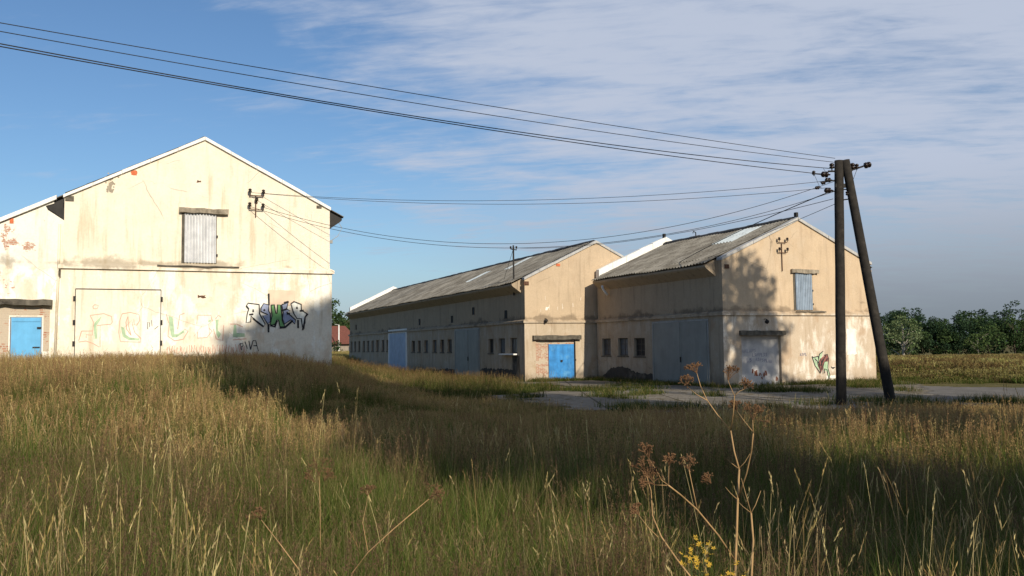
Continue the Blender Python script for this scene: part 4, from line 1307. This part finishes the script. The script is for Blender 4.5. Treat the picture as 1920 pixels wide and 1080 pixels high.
# the big trees behind and right of the camera that throw the morning shade
SHADE = [
    (10.15, -7.0, 25.0, 4.0, 61, .29), (12.9, -8.5, 27.2, 3.2, 67, .42), (19.3, -7.0, 24.8, 4.6, 62, .46), (23.6, 14.0, 21.4, 4.3, 63, .42), (8.0, -1.4, 6.4, 2.5, 65, .12), (12.0, -3.0, 6.0, 2.4, 68, .12), (31.0, -9.0, 22.0, 4.0, 66, .3)]
SL = ['roadside tree with a deep crown, nearest to the camera', 'tallest roadside tree, its shade reaches the cream gable', 'high crowned roadside tree whose shade falls on the yard', 'tree whose shade dapples the short barn', 'low bushy tree close behind the camera', 'low bushy tree right of the nearest bush', 'roadside tree at the far end of the row']
for (x, y, H, cr, sd, clo), lb in zip(SHADE, SL):
    tree('roadside_tree', (x, y, gz_(x, y)), H, cr, sd, MG, lb, size=0.42, dens=170 if sd != 63 else 88, crown_lo=clo, n_blob=int(44 + H * 2.8) if sd != 63 else 56, full=True)

# ------------------------------------------------------------------ grass
GREEN = np.array([(0.070, 0.110, 0.022), (0.098, 0.138, 0.028), (0.135, 0.150, 0.040)])
STRAW = np.array([(0.45, 0.33, 0.145), (0.39, 0.27, 0.11), (0.52, 0.40, 0.20)])
BROWN = np.array([(0.36, 0.240, 0.105), (0.30, 0.185, 0.090), (0.42, 0.295, 0.130)])
PURPLE = np.array([(0.160, 0.098, 0.060), (0.130, 0.078, 0.052), (0.21, 0.135, 0.072)])


class Tuft:
    def __init__(self, seed):
        self.r = np.random.default_rng(seed)
        self.V, self.F, self.C = [], [], []

    def blade(self, x, y, h, w, bend, az, c0, c1, seg=3, w_top=0.15):
        r = self.r
        b = len(self.V)
        ca, sa = math.cos(az), math.sin(az)
        fa = az + r.uniform(0.6, 2.5)
        wx, wy = math.cos(fa), math.sin(fa)
        for k in range(seg + 1):
            t_ = k / seg
            off = bend * t_ * t_
            cx, cy, cz = x + ca * off, y + sa * off, h * (t_ - 0.18 * abs(bend) / max(h, .01) * t_ ** 3)
            ww = w * (1 - (1 - w_top) * t_ ** 1.5) * 0.5
            c_ = c0 * (1 - t_) + c1 * t_
            self.V += [(cx - wx * ww, cy - wy * ww, cz), (cx + wx * ww, cy + wy * ww, cz)]
            self.C += [c_, c_]
            if k:
                q_ = b + 2 * (k - 1)
                self.F.append((q_, q_ + 1, q_ + 3, q_ + 2))
        return (cx, cy, cz), (ca, sa)

    def leaf(self, p, d_, ln, w, c_):
        r = self.r
        d_ = np.array(d_); d_ = d_ / np.linalg.norm(d_)
        s = np.cross(d_, r.normal(size=3)); s /= np.linalg.norm(s) + 1e-9
        p = np.array(p)
        b = len(self.V)
        self.V += [tuple(p), tuple(p + d_ * ln * .5 + s * w * .5), tuple(p + d_ * ln), tuple(p + d_ * ln * .5 - s * w * .5)]
        self.C += [c_] * 4
        self.F.append((b, b + 1, b + 2, b + 3))

    def make(self, name):
        return np_mesh(name, self.V, self.F, MAT['grass_blades'], link=False, colors=np.array(self.C))


def tuft(seed, kind, rad, wmul=1.0, haze=BROWN):
    T = Tuft(seed)
    r = T.r
    def pos():
        a = r.uniform(0, 6.28); q_ = rad * math.sqrt(r.uniform())
        return math.cos(a) * q_, math.sin(a) * q_, r.uniform(0, 6.28)
    pick = lambda A: A[r.integers(len(A))] * r.uniform(0.8, 1.2)
    n_leaf = {'green': 95, 'brown': 62, 'straw': 60, 'short': 80, 'stalk': 6, 'herb': 12}[kind]
    for k in range(n_leaf):
        x, y, az = pos()
        h = r.uniform(0.30, 0.72) * (0.5 if kind == 'short' else 1)
        g_ = pick(GREEN)
        tip = g_ * 1.1 if r.uniform() < .7 else pick(STRAW) * .7
        T.blade(x, y, h, r.uniform(.003, .0065) * wmul, r.uniform(.03, .26) * (h / .5), az, g_, tip)
    if kind == 'herb':
        for k in range(34):
            x, y, az = pos()
            g_ = pick(GREEN) * r.uniform(.6, 1.0)
            T.blade(x * .6, y * .6, r.uniform(.16, .48), r.uniform(.016, .032), r.uniform(.10, .30), az, g_ * .8, g_ * 1.15, 4, .12)
    if kind == 'brown':
        for k in range(24):
            x, y, az = pos()
            h = r.uniform(.55, .90)
            c_ = pick(haze)
            p, d_ = T.blade(x, y, h, .0020 * wmul, r.uniform(0, .12), az, pick(GREEN) * .6 + c_ * .5, c_, 3, .6)
            for j in range(15):
                t_ = r.uniform(0, 1)
                T.leaf((p[0] - d_[0] * .02 * t_ + r.normal() * .012 * t_, p[1] - d_[1] * .02 * t_ + r.normal() * .012 * t_, p[2] - .17 * t_), (r.normal() * .5, r.normal() * .5, r.uniform(.3, 1)), r.uniform(.018, .04) * (.5 + .7 * t_), .0036 * wmul, c_ * r.uniform(.85, 1.25))
    if kind in ('straw', 'stalk'):
        for k in range(7 if kind == 'straw' else 3):
            x, y, az = pos()
            h = r.uniform(.72, 1.08) if kind == 'straw' else r.uniform(.95, 1.35)
            c_ = pick(STRAW)
            sl = r.uniform(.6, 1.3)
            p, d_ = T.blade(x, y, h, .0030 * wmul, r.uniform(.02, .24), az, pick(GREEN) * .4 + c_ * .55, c_, 5, .55)
            for j in range(12):
                t_ = j / 12
                T.leaf((p[0] - d_[0] * .05 * t_ * sl, p[1] - d_[1] * .05 * t_ * sl, p[2] - .12 * t_ * sl), (d_[0] * .3 + r.normal() * .13, d_[1] * .3 + r.normal() * .13, 1), .030, .0042 * wmul, c_ * r.uniform(.75, 1.15))
            if r.uniform() < .6:
                T.blade(x, y, h * r.uniform(.5, .75), .0042 * wmul, r.uniform(.1, .35), r.uniform(0, 6.28), pick(GREEN), c_)
    return T


def scatter(name, variants, pts, kinds, rots, scales, label, cat):
    """one vegetation object: points carrying instances of tuft meshes"""
    src = bpy.data.collections.new(name + '_tufts')
    for i, o in enumerate(variants):
        o.name = '%s_tuft_%02d' % (name, i)
        src.objects.link(o)
    me = bpy.data.meshes.new(name)
    me.from_pydata(np.asarray(pts).tolist(), [], [])
    a = me.attributes.new('kind', 'INT', 'POINT'); a.data.foreach_set('value', np.asarray(kinds, np.int32))
    a = me.attributes.new('turn', 'FLOAT_VECTOR', 'POINT'); a.data.foreach_set('vector', np.asarray(rots, np.float32).ravel())
    a = me.attributes.new('size', 'FLOAT_VECTOR', 'POINT'); a.data.foreach_set('vector', np.asarray(scales, np.float32).ravel())
    o = bpy.data.objects.new(name, me)
    COL.objects.link(o)
    me.materials.append(MAT['grass_blades'])
    ng = bpy.data.node_groups.new(name, 'GeometryNodeTree')
    ng.interface.new_socket('Geometry', in_out='INPUT', socket_type='NodeSocketGeometry')
    ng.interface.new_socket('Geometry', in_out='OUTPUT', socket_type='NodeSocketGeometry')
    N, K = ng.nodes, ng.links
    gi, go = N.new('NodeGroupInput'), N.new('NodeGroupOutput')
    ci = N.new('GeometryNodeCollectionInfo')
    ci.inputs['Collection'].default_value = src
    ci.inputs['Separate Children'].default_value = True
    ci.inputs['Reset Children'].default_value = True
    iop = N.new('GeometryNodeInstanceOnPoints')
    iop.inputs['Pick Instance'].default_value = True
    def attr(nm, tp):
        n_ = N.new('GeometryNodeInputNamedAttribute'); n_.data_type = tp; n_.inputs['Name'].default_value = nm
        return next(s for s in n_.outputs if s.enabled and s.name == 'Attribute')
    K.new(gi.outputs[0], iop.inputs['Points'])
    K.new(ci.outputs[0], iop.inputs['Instance'])
    K.new(attr('kind', 'INT'), iop.inputs['Instance Index'])
    e2r = N.new('FunctionNodeEulerToRotation')
    K.new(attr('turn', 'FLOAT_VECTOR'), e2r.inputs[0])
    K.new(e2r.outputs[0], iop.inputs['Rotation'])
    K.new(attr('size', 'FLOAT_VECTOR'), iop.inputs['Scale'])
    K.new(iop.outputs[0], go.inputs[0])
    md = o.modifiers.new('scatter', 'NODES')
    md.node_group = ng
    tag(o, label, cat, kind='stuff')
    return o


# footprints kept free of grass
def foot(o_, th, L):
    U = np.array([math.cos(th), math.sin(th)]); V_ = np.array([-math.sin(th), math.cos(th)])
    o_ = np.array(o_[:2]) - U * .15 - V_ * .15
    return [o_, o_ + U * (W + .3), o_ + U * (W + .3) + V_ * (L + .3), o_ + V_ * (L + .3)]
FEET = [foot((-15.911, 32.05), TH0, 26), foot((0.733, 52.729), TH1, 47.56), foot((10.047, 43.257), TH2, 12.05)]
U0 = np.array([math.cos(TH0), math.sin(TH0)]); V0 = np.array([-math.sin(TH0), math.cos(TH0)])
c0_ = np.array((-15.911, 32.05)) + V0 * .3
FEET.append([c0_ - U0 * 9.6, c0_, c0_ + V0 * 22, c0_ - U0 * 9.6 + V0 * 22])

def free(x, y):
    k = np.ones(len(x), bool)
    for p in FEET: k &= ~inside(p, x, y)
    return k

def hard(x, y):
    return inside(YARD, x, y) | inside(ROAD, x, y) | inside(TRACK, x, y)

def far_edge(x):
    """far edge of the tall meadow as a function of x (near the yard it stops about 22 m off)"""
    return np.interp(x, [-40, -22, -9.0, -7.0, -5.0, -3.0, -1.0, 1.0, 4, 9, 13, 16, 30], [27, 29.5, 37.0, 40.0, 36.5, 33.5, 31.0, 28.0, 24.5, 24.0, 24.5, 27.0, 23])

near = [tuft(i, k, .26, 1.0, PURPLE) for i, k in enumerate(['green', 'green', 'green', 'brown', 'brown', 'brown', 'straw', 'straw', 'stalk', 'stalk', 'herb', 'herb'])]
mid_ = [tuft(20 + i, k, .34, 2.0) for i, k in enumerate(['green', 'green', 'brown', 'brown', 'brown', 'straw', 'straw'])]

def meadow(name, tufts, kinds_of, y0, y1, dens, label):
    A = (y1 - y0) * (y1 + y0) * .78
    n = int(A * dens)
    y = np.sqrt(rng.uniform(y0 ** 2, y1 ** 2, n))
    x = rng.uniform(-.78, .78, n) * y
    fe = far_edge(x)
    k = (y < fe + rng.normal(0, .5, n)) & free(x, y) & ~inside(TRACK, x, y)
    k &= np.hypot(x, y) > 2.4
    x, y = x[k], y[k]
    n = len(x)
    z = ground_z(x, y) - .02
    gn = ghash(x, y, .55) * .6 + ghash(x + 9, y - 4, 1.7) * .4
    bn = ghash(x - 30, y + 12, .35) * .7 + ghash(x, y, 1.1) * .3
    dist = np.hypot(x, y)
    p_straw = np.clip(.05 + (gn - .5) * 1.0 - .05 * sstep(0, 4, x), .008, .5)
    p_brown = np.clip(.10 + sstep(8, 20, dist) * .56 + (bn - .5) * .9, .03, .92)
    u = rng.uniform(size=n)
    isS = u < p_straw
    isB = ~isS & (rng.uniform(size=n) < p_brown)
    g_, b_, s_ = kinds_of
    kd = np.where(isS, rng.choice(s_, n), np.where(isB, rng.choice(b_, n), rng.choice(g_, n)))
    # lower near the yard, taller on the bank
    if y1 <= 10:                                                # a stand of taller stalks right of the dry umbellifer
        m_ = 60
        yk = rng.uniform(3.4, 6.0, m_); xk = yk * rng.uniform(.03, .56, m_)
        x = np.concatenate([x, xk]); y = np.concatenate([y, yk]); z = ground_z(x, y) - .02
        kd = np.concatenate([kd, 8 + rng.integers(0, 2, m_)]); n = len(x); dist = np.hypot(x, y)
    isK = (dist < 10) & (rng.uniform(size=n) < .028)
    kd = np.where(isK, 8 + rng.integers(0, 2, n), kd)
    if y1 <= 10: kd = np.where(rng.uniform(size=n) < .02 + .10 * (ghash(x + 70, y, .9) > .68), 10 + rng.integers(0, 2, n), kd)
    hmax = np.clip((2.0 - .0695 * y - z) / .86, .22, 1.05)
    hmax = np.where(x < -4.5 - (y - 20) * .12, 1.0 - .36 * sstep(14, 27, y), hmax)
    hmax = np.where((x < 1.5) & (y > 24) & (x > -7.6), np.maximum(hmax, .52), hmax)
    hs = rng.uniform(.72, 1.1, n) * np.minimum(1.05, hmax) * (.66 + .55 * ghash(x, y, .6) + .12 * ghash(x, y, 2.3))
    rot_ = np.stack([rng.normal(0, .08, n), rng.normal(0, .08, n), rng.uniform(0, 6.28, n)], -1)
    sc = np.stack([rng.uniform(.85, 1.2, n)] * 2 + [hs], -1)
    return scatter(name, [q_.make(name) for q_ in tufts], np.stack([x, y, z], -1), kd, rot_, sc, label, 'grass')

meadow('grass', near, ([0, 1, 2], [3, 4, 5], [6, 7]), 2.2, 10, 30, 'tall green and straw coloured meadow grass in the foreground')
meadow('meadow_grass', mid_, ([0, 1], [2, 3, 4], [5, 6]), 10, 38, 13, 'brown flowering meadow grass reaching back to the barns')

# shorter green strip between the track and the long barn, verge and walls' feet
n = 5200
y = rng.uniform(30, 98, n); x = rng.uniform(-24, 2, n)
U1 = np.array([math.cos(TH1), math.sin(TH1)])
dwall = (x - .733) * U1[0] + (y - 52.729) * U1[1]
k = free(x, y) & ~hard(x, y) & (x > -8.5 - (y - 41) * .42) & (y > np.interp(x, [-9, -2, 0, 2], [40, 33, 38, 42])) & (dwall < -.2 + rng.normal(0, .3, n)) & (dwall > -14)
k &= ~((dwall > -2.6) & (y < 66) & (rng.uniform(size=n) < .75))
x1_, y1_ = x[k], y[k]
# tufts along the feet of walls and in the yard joints
xx, yy = [], []
for (o_, th, L, n_) in (((0.733, 52.729), TH1, 47, 150), ((10.047, 43.257), TH2, 12, 60)):
    U = np.array([math.cos(th), math.sin(th)]); V_ = np.array([-math.sin(th), math.cos(th)])
    s = rng.uniform(0, L, n_); p = np.array(o_) - U * rng.uniform(.15, .5, n_)[:, None] + V_ * s[:, None]
    xx += list(p[:, 0]); yy += list(p[:, 1])
    s = rng.uniform(0, W, n_); p = np.array(o_) - V_ * rng.uniform(.15, .6, n_)[:, None] + U * s[:, None]
    xx += list(p[:, 0]); yy += list(p[:, 1])
xy = rng.uniform((0, 27), (19, 47), (1500, 2))
kk = (ghash(xy[:, 0], xy[:, 1], .5) + .25 * ghash(xy[:, 0], xy[:, 1], 2.) > .80) & free(xy[:, 0], xy[:, 1])
xx += list(xy[kk, 0]); yy += list(xy[kk, 1])
xy = rng.uniform((-10, 28), (1.5, 47), (2600, 2))
kk = inside(TRACK, xy[:, 0], xy[:, 1]) & (rng.uniform(size=2600) < .35)
xx += list(xy[kk, 0]); yy += list(xy[kk, 1])
# verge by the road on the right
xy = rng.uniform((15, 38), (75, 62), (4200, 2))
kk = free(xy[:, 0], xy[:, 1]) & ~hard(xy[:, 0], xy[:, 1]) & (xy[:, 1] > 44 - .30 * (xy[:, 0] - 19))
xv, yv = xy[kk, 0], xy[kk, 1]
G_ = GREEN
GREEN = GREEN * .58  # darker copy of the grass colours, tree shade painted into the strip
short = [tuft(50 + i, 'short', .45, 3.0) for i in range(3)] + [tuft(55 + i, 'brown', .45, 2.4, BROWN * .6) for i in range(2)]
GREEN = G_
x = np.concatenate([x1_, np.array(xx), xv]); y = np.concatenate([y1_, np.array(yy), yv]); n = len(x)
kd = rng.choice([0, 1, 2, 0, 1, 2, 3, 4], n)
kd[len(x1_):] = rng.choice([0, 1, 2], n - len(x1_))
scz = np.concatenate([rng.uniform(.55, 1.05, len(x1_)), rng.uniform(.5, 1.1, len(xx)), rng.uniform(.5, 1.0, len(xv))])
rot_ = np.stack([rng.normal(0, .08, n), rng.normal(0, .08, n), rng.uniform(0, 6.28, n)], -1)
scatter('verge_grass', [q_.make('verge_grass') for q_ in short], np.stack([x, y, ground_z(x, y) - .02], -1), kd, rot_, np.stack([rng.uniform(.9, 1.3, n)] * 2 + [scz], -1), 'short green grass along the walls, track and road', 'grass')

# tall rusty field beyond the road and the pale crop behind the barns
def field_tuft(seed, cols, hh):
    T = Tuft(seed)
    r = T.r
    for k in range(120):
        x, y = r.uniform(-.7, .7, 2)
        c_ = cols[r.integers(len(cols))] * r.uniform(.8, 1.2)
        h = hh * r.uniform(.6, 1.1)
        p, d_ = T.blade(x, y, h, .022, r.uniform(0, .2), r.uniform(0, 6.28), np.array((0.06, 0.085, 0.022)), c_, 2, .6)
        for j in range(2):
            T.leaf((p[0], p[1], p[2] - .12), (r.normal() * .4, r.normal() * .4, 1), .16, .03, c_ * r.uniform(.85, 1.2))
    return T
ft = [field_tuft(70, BROWN * .42 + GREEN[0] * .12, .9), field_tuft(71, BROWN * .50 + GREEN[1] * .10, .95), field_tuft(72, GREEN, .75), field_tuft(73, STRAW * .75 + GREEN * .3, .9), field_tuft(74, STRAW * .5 + GREEN * .7, .95)]
n = 9000
y = 38 + (175 - 38) * rng.uniform(size=n) ** 1.5
x = y * rng.uniform(.30, .78, n)
k = free(x, y) & ~hard(x, y) & (y > np.maximum(49.5 - 1.2 * (x - 19.5), 43 - .33 * (x - 24)))
x, y = x[k], y[k]
edge = y - np.maximum(49.5 - 1.2 * (x - 19.5), 43 - .33 * (x - 24))
kd = np.where(edge < 3 + rng.normal(0, 1.5, len(y)), rng.choice([0, 2, 2, 4], len(y)), np.where(y > 90 + rng.normal(0, 8, len(y)), rng.choice([3, 4], len(y)), rng.choice([0, 1, 1, 0, 4], len(y))))
xl = rng.uniform(-45, -10, 3200); yl = rng.uniform(92, 136, 3200)
kl = free(xl, yl)
xl, yl = xl[kl], yl[kl]
x = np.concatenate([x, xl]); y = np.concatenate([y, yl])
kd = np.concatenate([kd, np.where(yl < 112, rng.choice([2, 4], len(xl)), rng.choice([3, 3, 4], len(xl)))])
n = len(x)
rot_ = np.stack([np.zeros(n), np.zeros(n), rng.uniform(0, 6.28, n)], -1)
scatter('field_grass', [q_.make('field_grass') for q_ in ft], np.stack([x, y, ground_z(x, y) - .03], -1), kd, rot_, np.stack([rng.uniform(.9, 1.4, n)] * 2 + [rng.uniform(.65, 1.15, n) * np.concatenate([.35 + .65 * sstep(-.5, 6, edge + rng.normal(0, .8, len(edge))), np.ones(len(xl))])], -1), 'tall rusty and straw coloured field grass beyond the road', 'grass')

# ------------------------------------------------------------------ dry umbellifer and yellow flowers in the foreground
def ray_pt(pxx, pyy, D):
    """metres at distance D for the sketch measured off the plant"""
    p = cam.matrix_world @ Vector(((pxx - 960) / 1700.9, -(pyy - 540) / 1700.9, -1.0))
    o_ = Vector((0, 0, 2.0))
    d_ = p - o_
    return o_ + d_ * (D / d_.y)

def umbel(mb, p, d_, s, r):
    s = s * .75
    p = Vector(p)
    d_ = Vector(d_).normalized()
    for k in range(9):
        v = (d_ + Vector(r.normal(size=3)) * .42).normalized()
        e = p + v * s * r.uniform(.55, .9)
        mb.tube([p, p.lerp(e, .5) + Vector((0, 0, s * .05)), e], .0012, 4)
        for j in range(7):
            w_ = (v + Vector(r.normal(size=3)) * .8).normalized()
            f_ = e + w_ * s * .28
            mb.tube([e, f_], .0009, 3)
            mb.lathe(f_, w_, [(0, .001), (.004, .0032), (.008, .001)], 4)

def dry_plant(label, D, stems, umb, foot_px):
    base = ray_pt(*foot_px, D)
    base.z = gz_(base.x, base.y) - .02
    root = empty('dry_umbellifer', base)
    tag(root, label, 'plant', 'dead umbellifers')
    r = np.random.default_rng(int(foot_px[0]))
    mb = MB()
    for pts, r0, r1, dd in stems:
        P = []
        for i, q_ in enumerate(pts):
            if q_ == 'foot':
                P.append(Vector((0, 0, 0)))
            else:
                P.append(ray_pt(q_[0], q_[1], D + dd * (i / max(1, len(pts) - 1))) - base)
        rs = [r0 + (r1 - r0) * i / (len(P) - 1) for i in range(len(P))]
        mb.tube(P, [q * .8 for q in rs], 7)
    mb.build('stem', MAT['dry_stem'], root, True)
    for q_, d2, s, dd in umb:
        k = MB()
        umbel(k, ray_pt(q_[0], q_[1], D + dd) - base, d2, s, r)
        k.build('umbel', MAT['dry_umbel'], root)
    return root

C6 = lambda x, y: (1160 + x / 3, 720 + y / 3)
dry_plant('tall dry forked brown stalk rising in front of the short barn', 4.2, [
    (['foot', C6(655, 1050), C6(665, 800), C6(670, 640), C6(678, 480)], .0085, .0055, 0),
    ([C6(678, 480), C6(650, 380), C6(630, 260)], .005, .004, .05),
    ([C6(630, 260), C6(560, 180), C6(498, 92), C6(460, 10), C6(440, -60)], .004, .002, .15),
    ([C6(498, 92), C6(440, 60), C6(380, 10)], .003, .0015, .1),
    ([C6(630, 260), C6(645, 160), C6(652, 66)], .004, .0025, -.1),
    ([C6(652, 66), C6(635, 30), C6(615, -20)], .0022, .0014, 0), ([C6(652, 66), C6(680, 40), C6(705, 30)], .002, .0012, 0),
    ([C6(672, 640), C6(720, 500), C6(748, 370), C6(757, 280)], .005, .0035, -.2),
    ([C6(757, 280), C6(754, 200)], .003, .0015, 0), ([C6(752, 265), C6(700, 200), C6(665, 150)], .0025, .0012, .1),
    ([C6(678, 478), C6(640, 450), C6(600, 415)], .002, .001, 0), ([C6(668, 650), C6(630, 615), C6(600, 580)], .0022, .001, 0),
    ([C6(682, 470), C6(710, 440), C6(740, 390)], .002, .001, 0),
    ([C6(650, 985), C6(560, 850), C6(440, 705), C6(350, 625), C6(280, 570)], .0055, .004, -.35),
    ([C6(440, 695), C6(420, 600), C6(395, 480)], .0035, .002, 0), ([C6(280, 570), C6(240, 540), C6(210, 480), C6(170, 420)], .003, .0015, -.05), ([C6(280, 570), C6(283, 460)], .0022, .0012, 0), ([C6(280, 570), C6(205, 568)], .0022, .001, 0)],
    [(C6(380, 10), (-.3, 0, 1), .06, .1), (C6(440, -60), (-.1, 0, 1), .07, .15), (C6(615, -20), (0, 0, 1), .09, 0), (C6(705, 30), (.4, 0, 1), .06, 0), (C6(754, 200), (0, 0, 1), .09, -.2), (C6(665, 150), (-.4, 0, 1), .06, .1),
     (C6(395, 480), (-.1, 0, 1), .08, 0), (C6(170, 420), (-.3, 0, 1), .08, -.3), (C6(205, 568), (-1, 0, .6), .09, -.3), (C6(283, 460), (0, 0, 1), .06, -.3), (C6(520, 560), (-.3, 0, .3), .06, 0)], (1376, 1075))
dry_plant('dry brown stalk with a small fork, just right of the tallest stalk', 4.0, [
    (['foot', C6(748, 1070), C6(757, 880), C6(745, 725)], .007, .005, 0),
    ([C6(745, 725), C6(715, 620), C6(690, 530)], .0025, .0012, 0), ([C6(745, 725), C6(770, 680), C6(800, 600)], .0025, .0012, 0), ([C6(745, 725), C6(700, 690), C6(670, 660)], .0022, .001, 0)],
    [], (1409, 1080))
dry_plant('curved dry stalk with drooping umbels left of the yellow flowers', 4.0, [
    (['foot', C6(400, 1078), C6(330, 990), C6(240, 860), C6(190, 740), C6(182, 600), C6(155, 510)], .006, .0025, 0),
    ([C6(220, 860), C6(160, 800), C6(115, 740)], .0025, .0012, 0)],
    [(C6(155, 510), (-.2, 0, 1), .09, 0), (C6(115, 740), (-.5, 0, 1), .06, 0), (C6(185, 545), (.2, 0, 1), .07, 0)], (1310, 1090))
dry_plant('reddish dry stalk leaning to the right in the middle of the grass', 4.6, [
    (['foot', (660, 1075), (690, 1035), (740, 990), (805, 935)], .006, .0025, 0), ([(690, 1035), (680, 980), (690, 930)], .003, .0012, .1)],
    [((805, 935), (.5, 0, 1), .09, 0), ((690, 930), (0, 0, 1), .07, .1)], (655, 1085))
dry_plant('reddish dry stalk leaning to the left in the middle of the grass', 4.6, [
    (['foot', (562, 1070), (525, 1020), (490, 975)], .005, .002, 0)], [((490, 975), (-.5, 0, 1), .09, 0)], (566, 1085))
dry_plant('small dead umbel among straw stems at the centre of the meadow', 6.5, [
    (['foot', (600, 940), (598, 890)], .005, .0025, 0)], [((598, 890), (0, 0, 1), .16, 0), ((590, 905), (-.6, 0, 1), .12, 0), ((608, 902), (.6, 0, 1), .12, 0)], (602, 1000))


def yellow_herb(label, pxx, top, D, seed):
    base = ray_pt(pxx, 1080, D); base.z = gz_(base.x, base.y) - .02
    tip = ray_pt(pxx, top, D)
    root = empty('yellow_flower', base)
    tag(root, label, 'plant', 'yellow wild flowers')
    r = np.random.default_rng(seed)
    H = (tip - base).z
    st, lf = MB(), MB()
    for k in range(7):
        fl = MB()
        a = r.uniform(0, 6.28); q_ = r.uniform(.005, .05)
        e = Vector((math.cos(a) * q_, math.sin(a) * q_, H * r.uniform(.86, 1.0)))
        s = Vector((0, 0, H * r.uniform(.4, .7)))
        st.tube([Vector((0, 0, 0)), s, s.lerp(e, .6) + Vector((0, 0, .01)), e], [.003, .0025, .0018, .0012], 5)
        for j in range(7):
            c_ = e + Vector(r.normal(size=3)) * .020
            n_ = Vector((r.normal() * .5, r.normal() * .5 - .3, 1)).normalized()
            t1 = n_.orthogonal().normalized(); t2 = n_.cross(t1)
            for m_ in range(5):
                b_ = m_ * 1.2566
                d2 = t1 * math.cos(b_) + t2 * math.sin(b_); p2 = t2 * math.cos(b_) - t1 * math.sin(b_)
                fl.add([c_, c_ + d2 * .006 + p2 * .003, c_ + d2 * .012 + n_ * .002, c_ + d2 * .006 - p2 * .003], [(0, 1, 2, 3)])
        fl.build('flower_head', MAT['yellow_petals'], root)
        for j in range(14):
            p = s.lerp(e, r.uniform(-.6, .8)); a = r.uniform(0, 6.28)
            d2 = Vector((math.cos(a), math.sin(a), r.uniform(.1, .7))).normalized(); p2 = d2.cross(Vector((0, 0, 1))).normalized()
            L_ = r.uniform(.025, .05)
            lf.add([p, p + d2 * L_ * .5 + p2 * .007, p + d2 * L_, p + d2 * L_ * .5 - p2 * .007], [(0, 1, 2, 3)])
    st.build('stem', MAT['herb_leaf'], root); lf.build('foliage', MAT['herb_leaf'], root)
yellow_herb('yellow flowering herb with the tallest bloom, left of the dry stalk', 1303, 1012, 3.7, 3)
yellow_herb('low yellow flowering herb at the foot of the tall dry stalk', 1368, 1066, 3.6, 4)
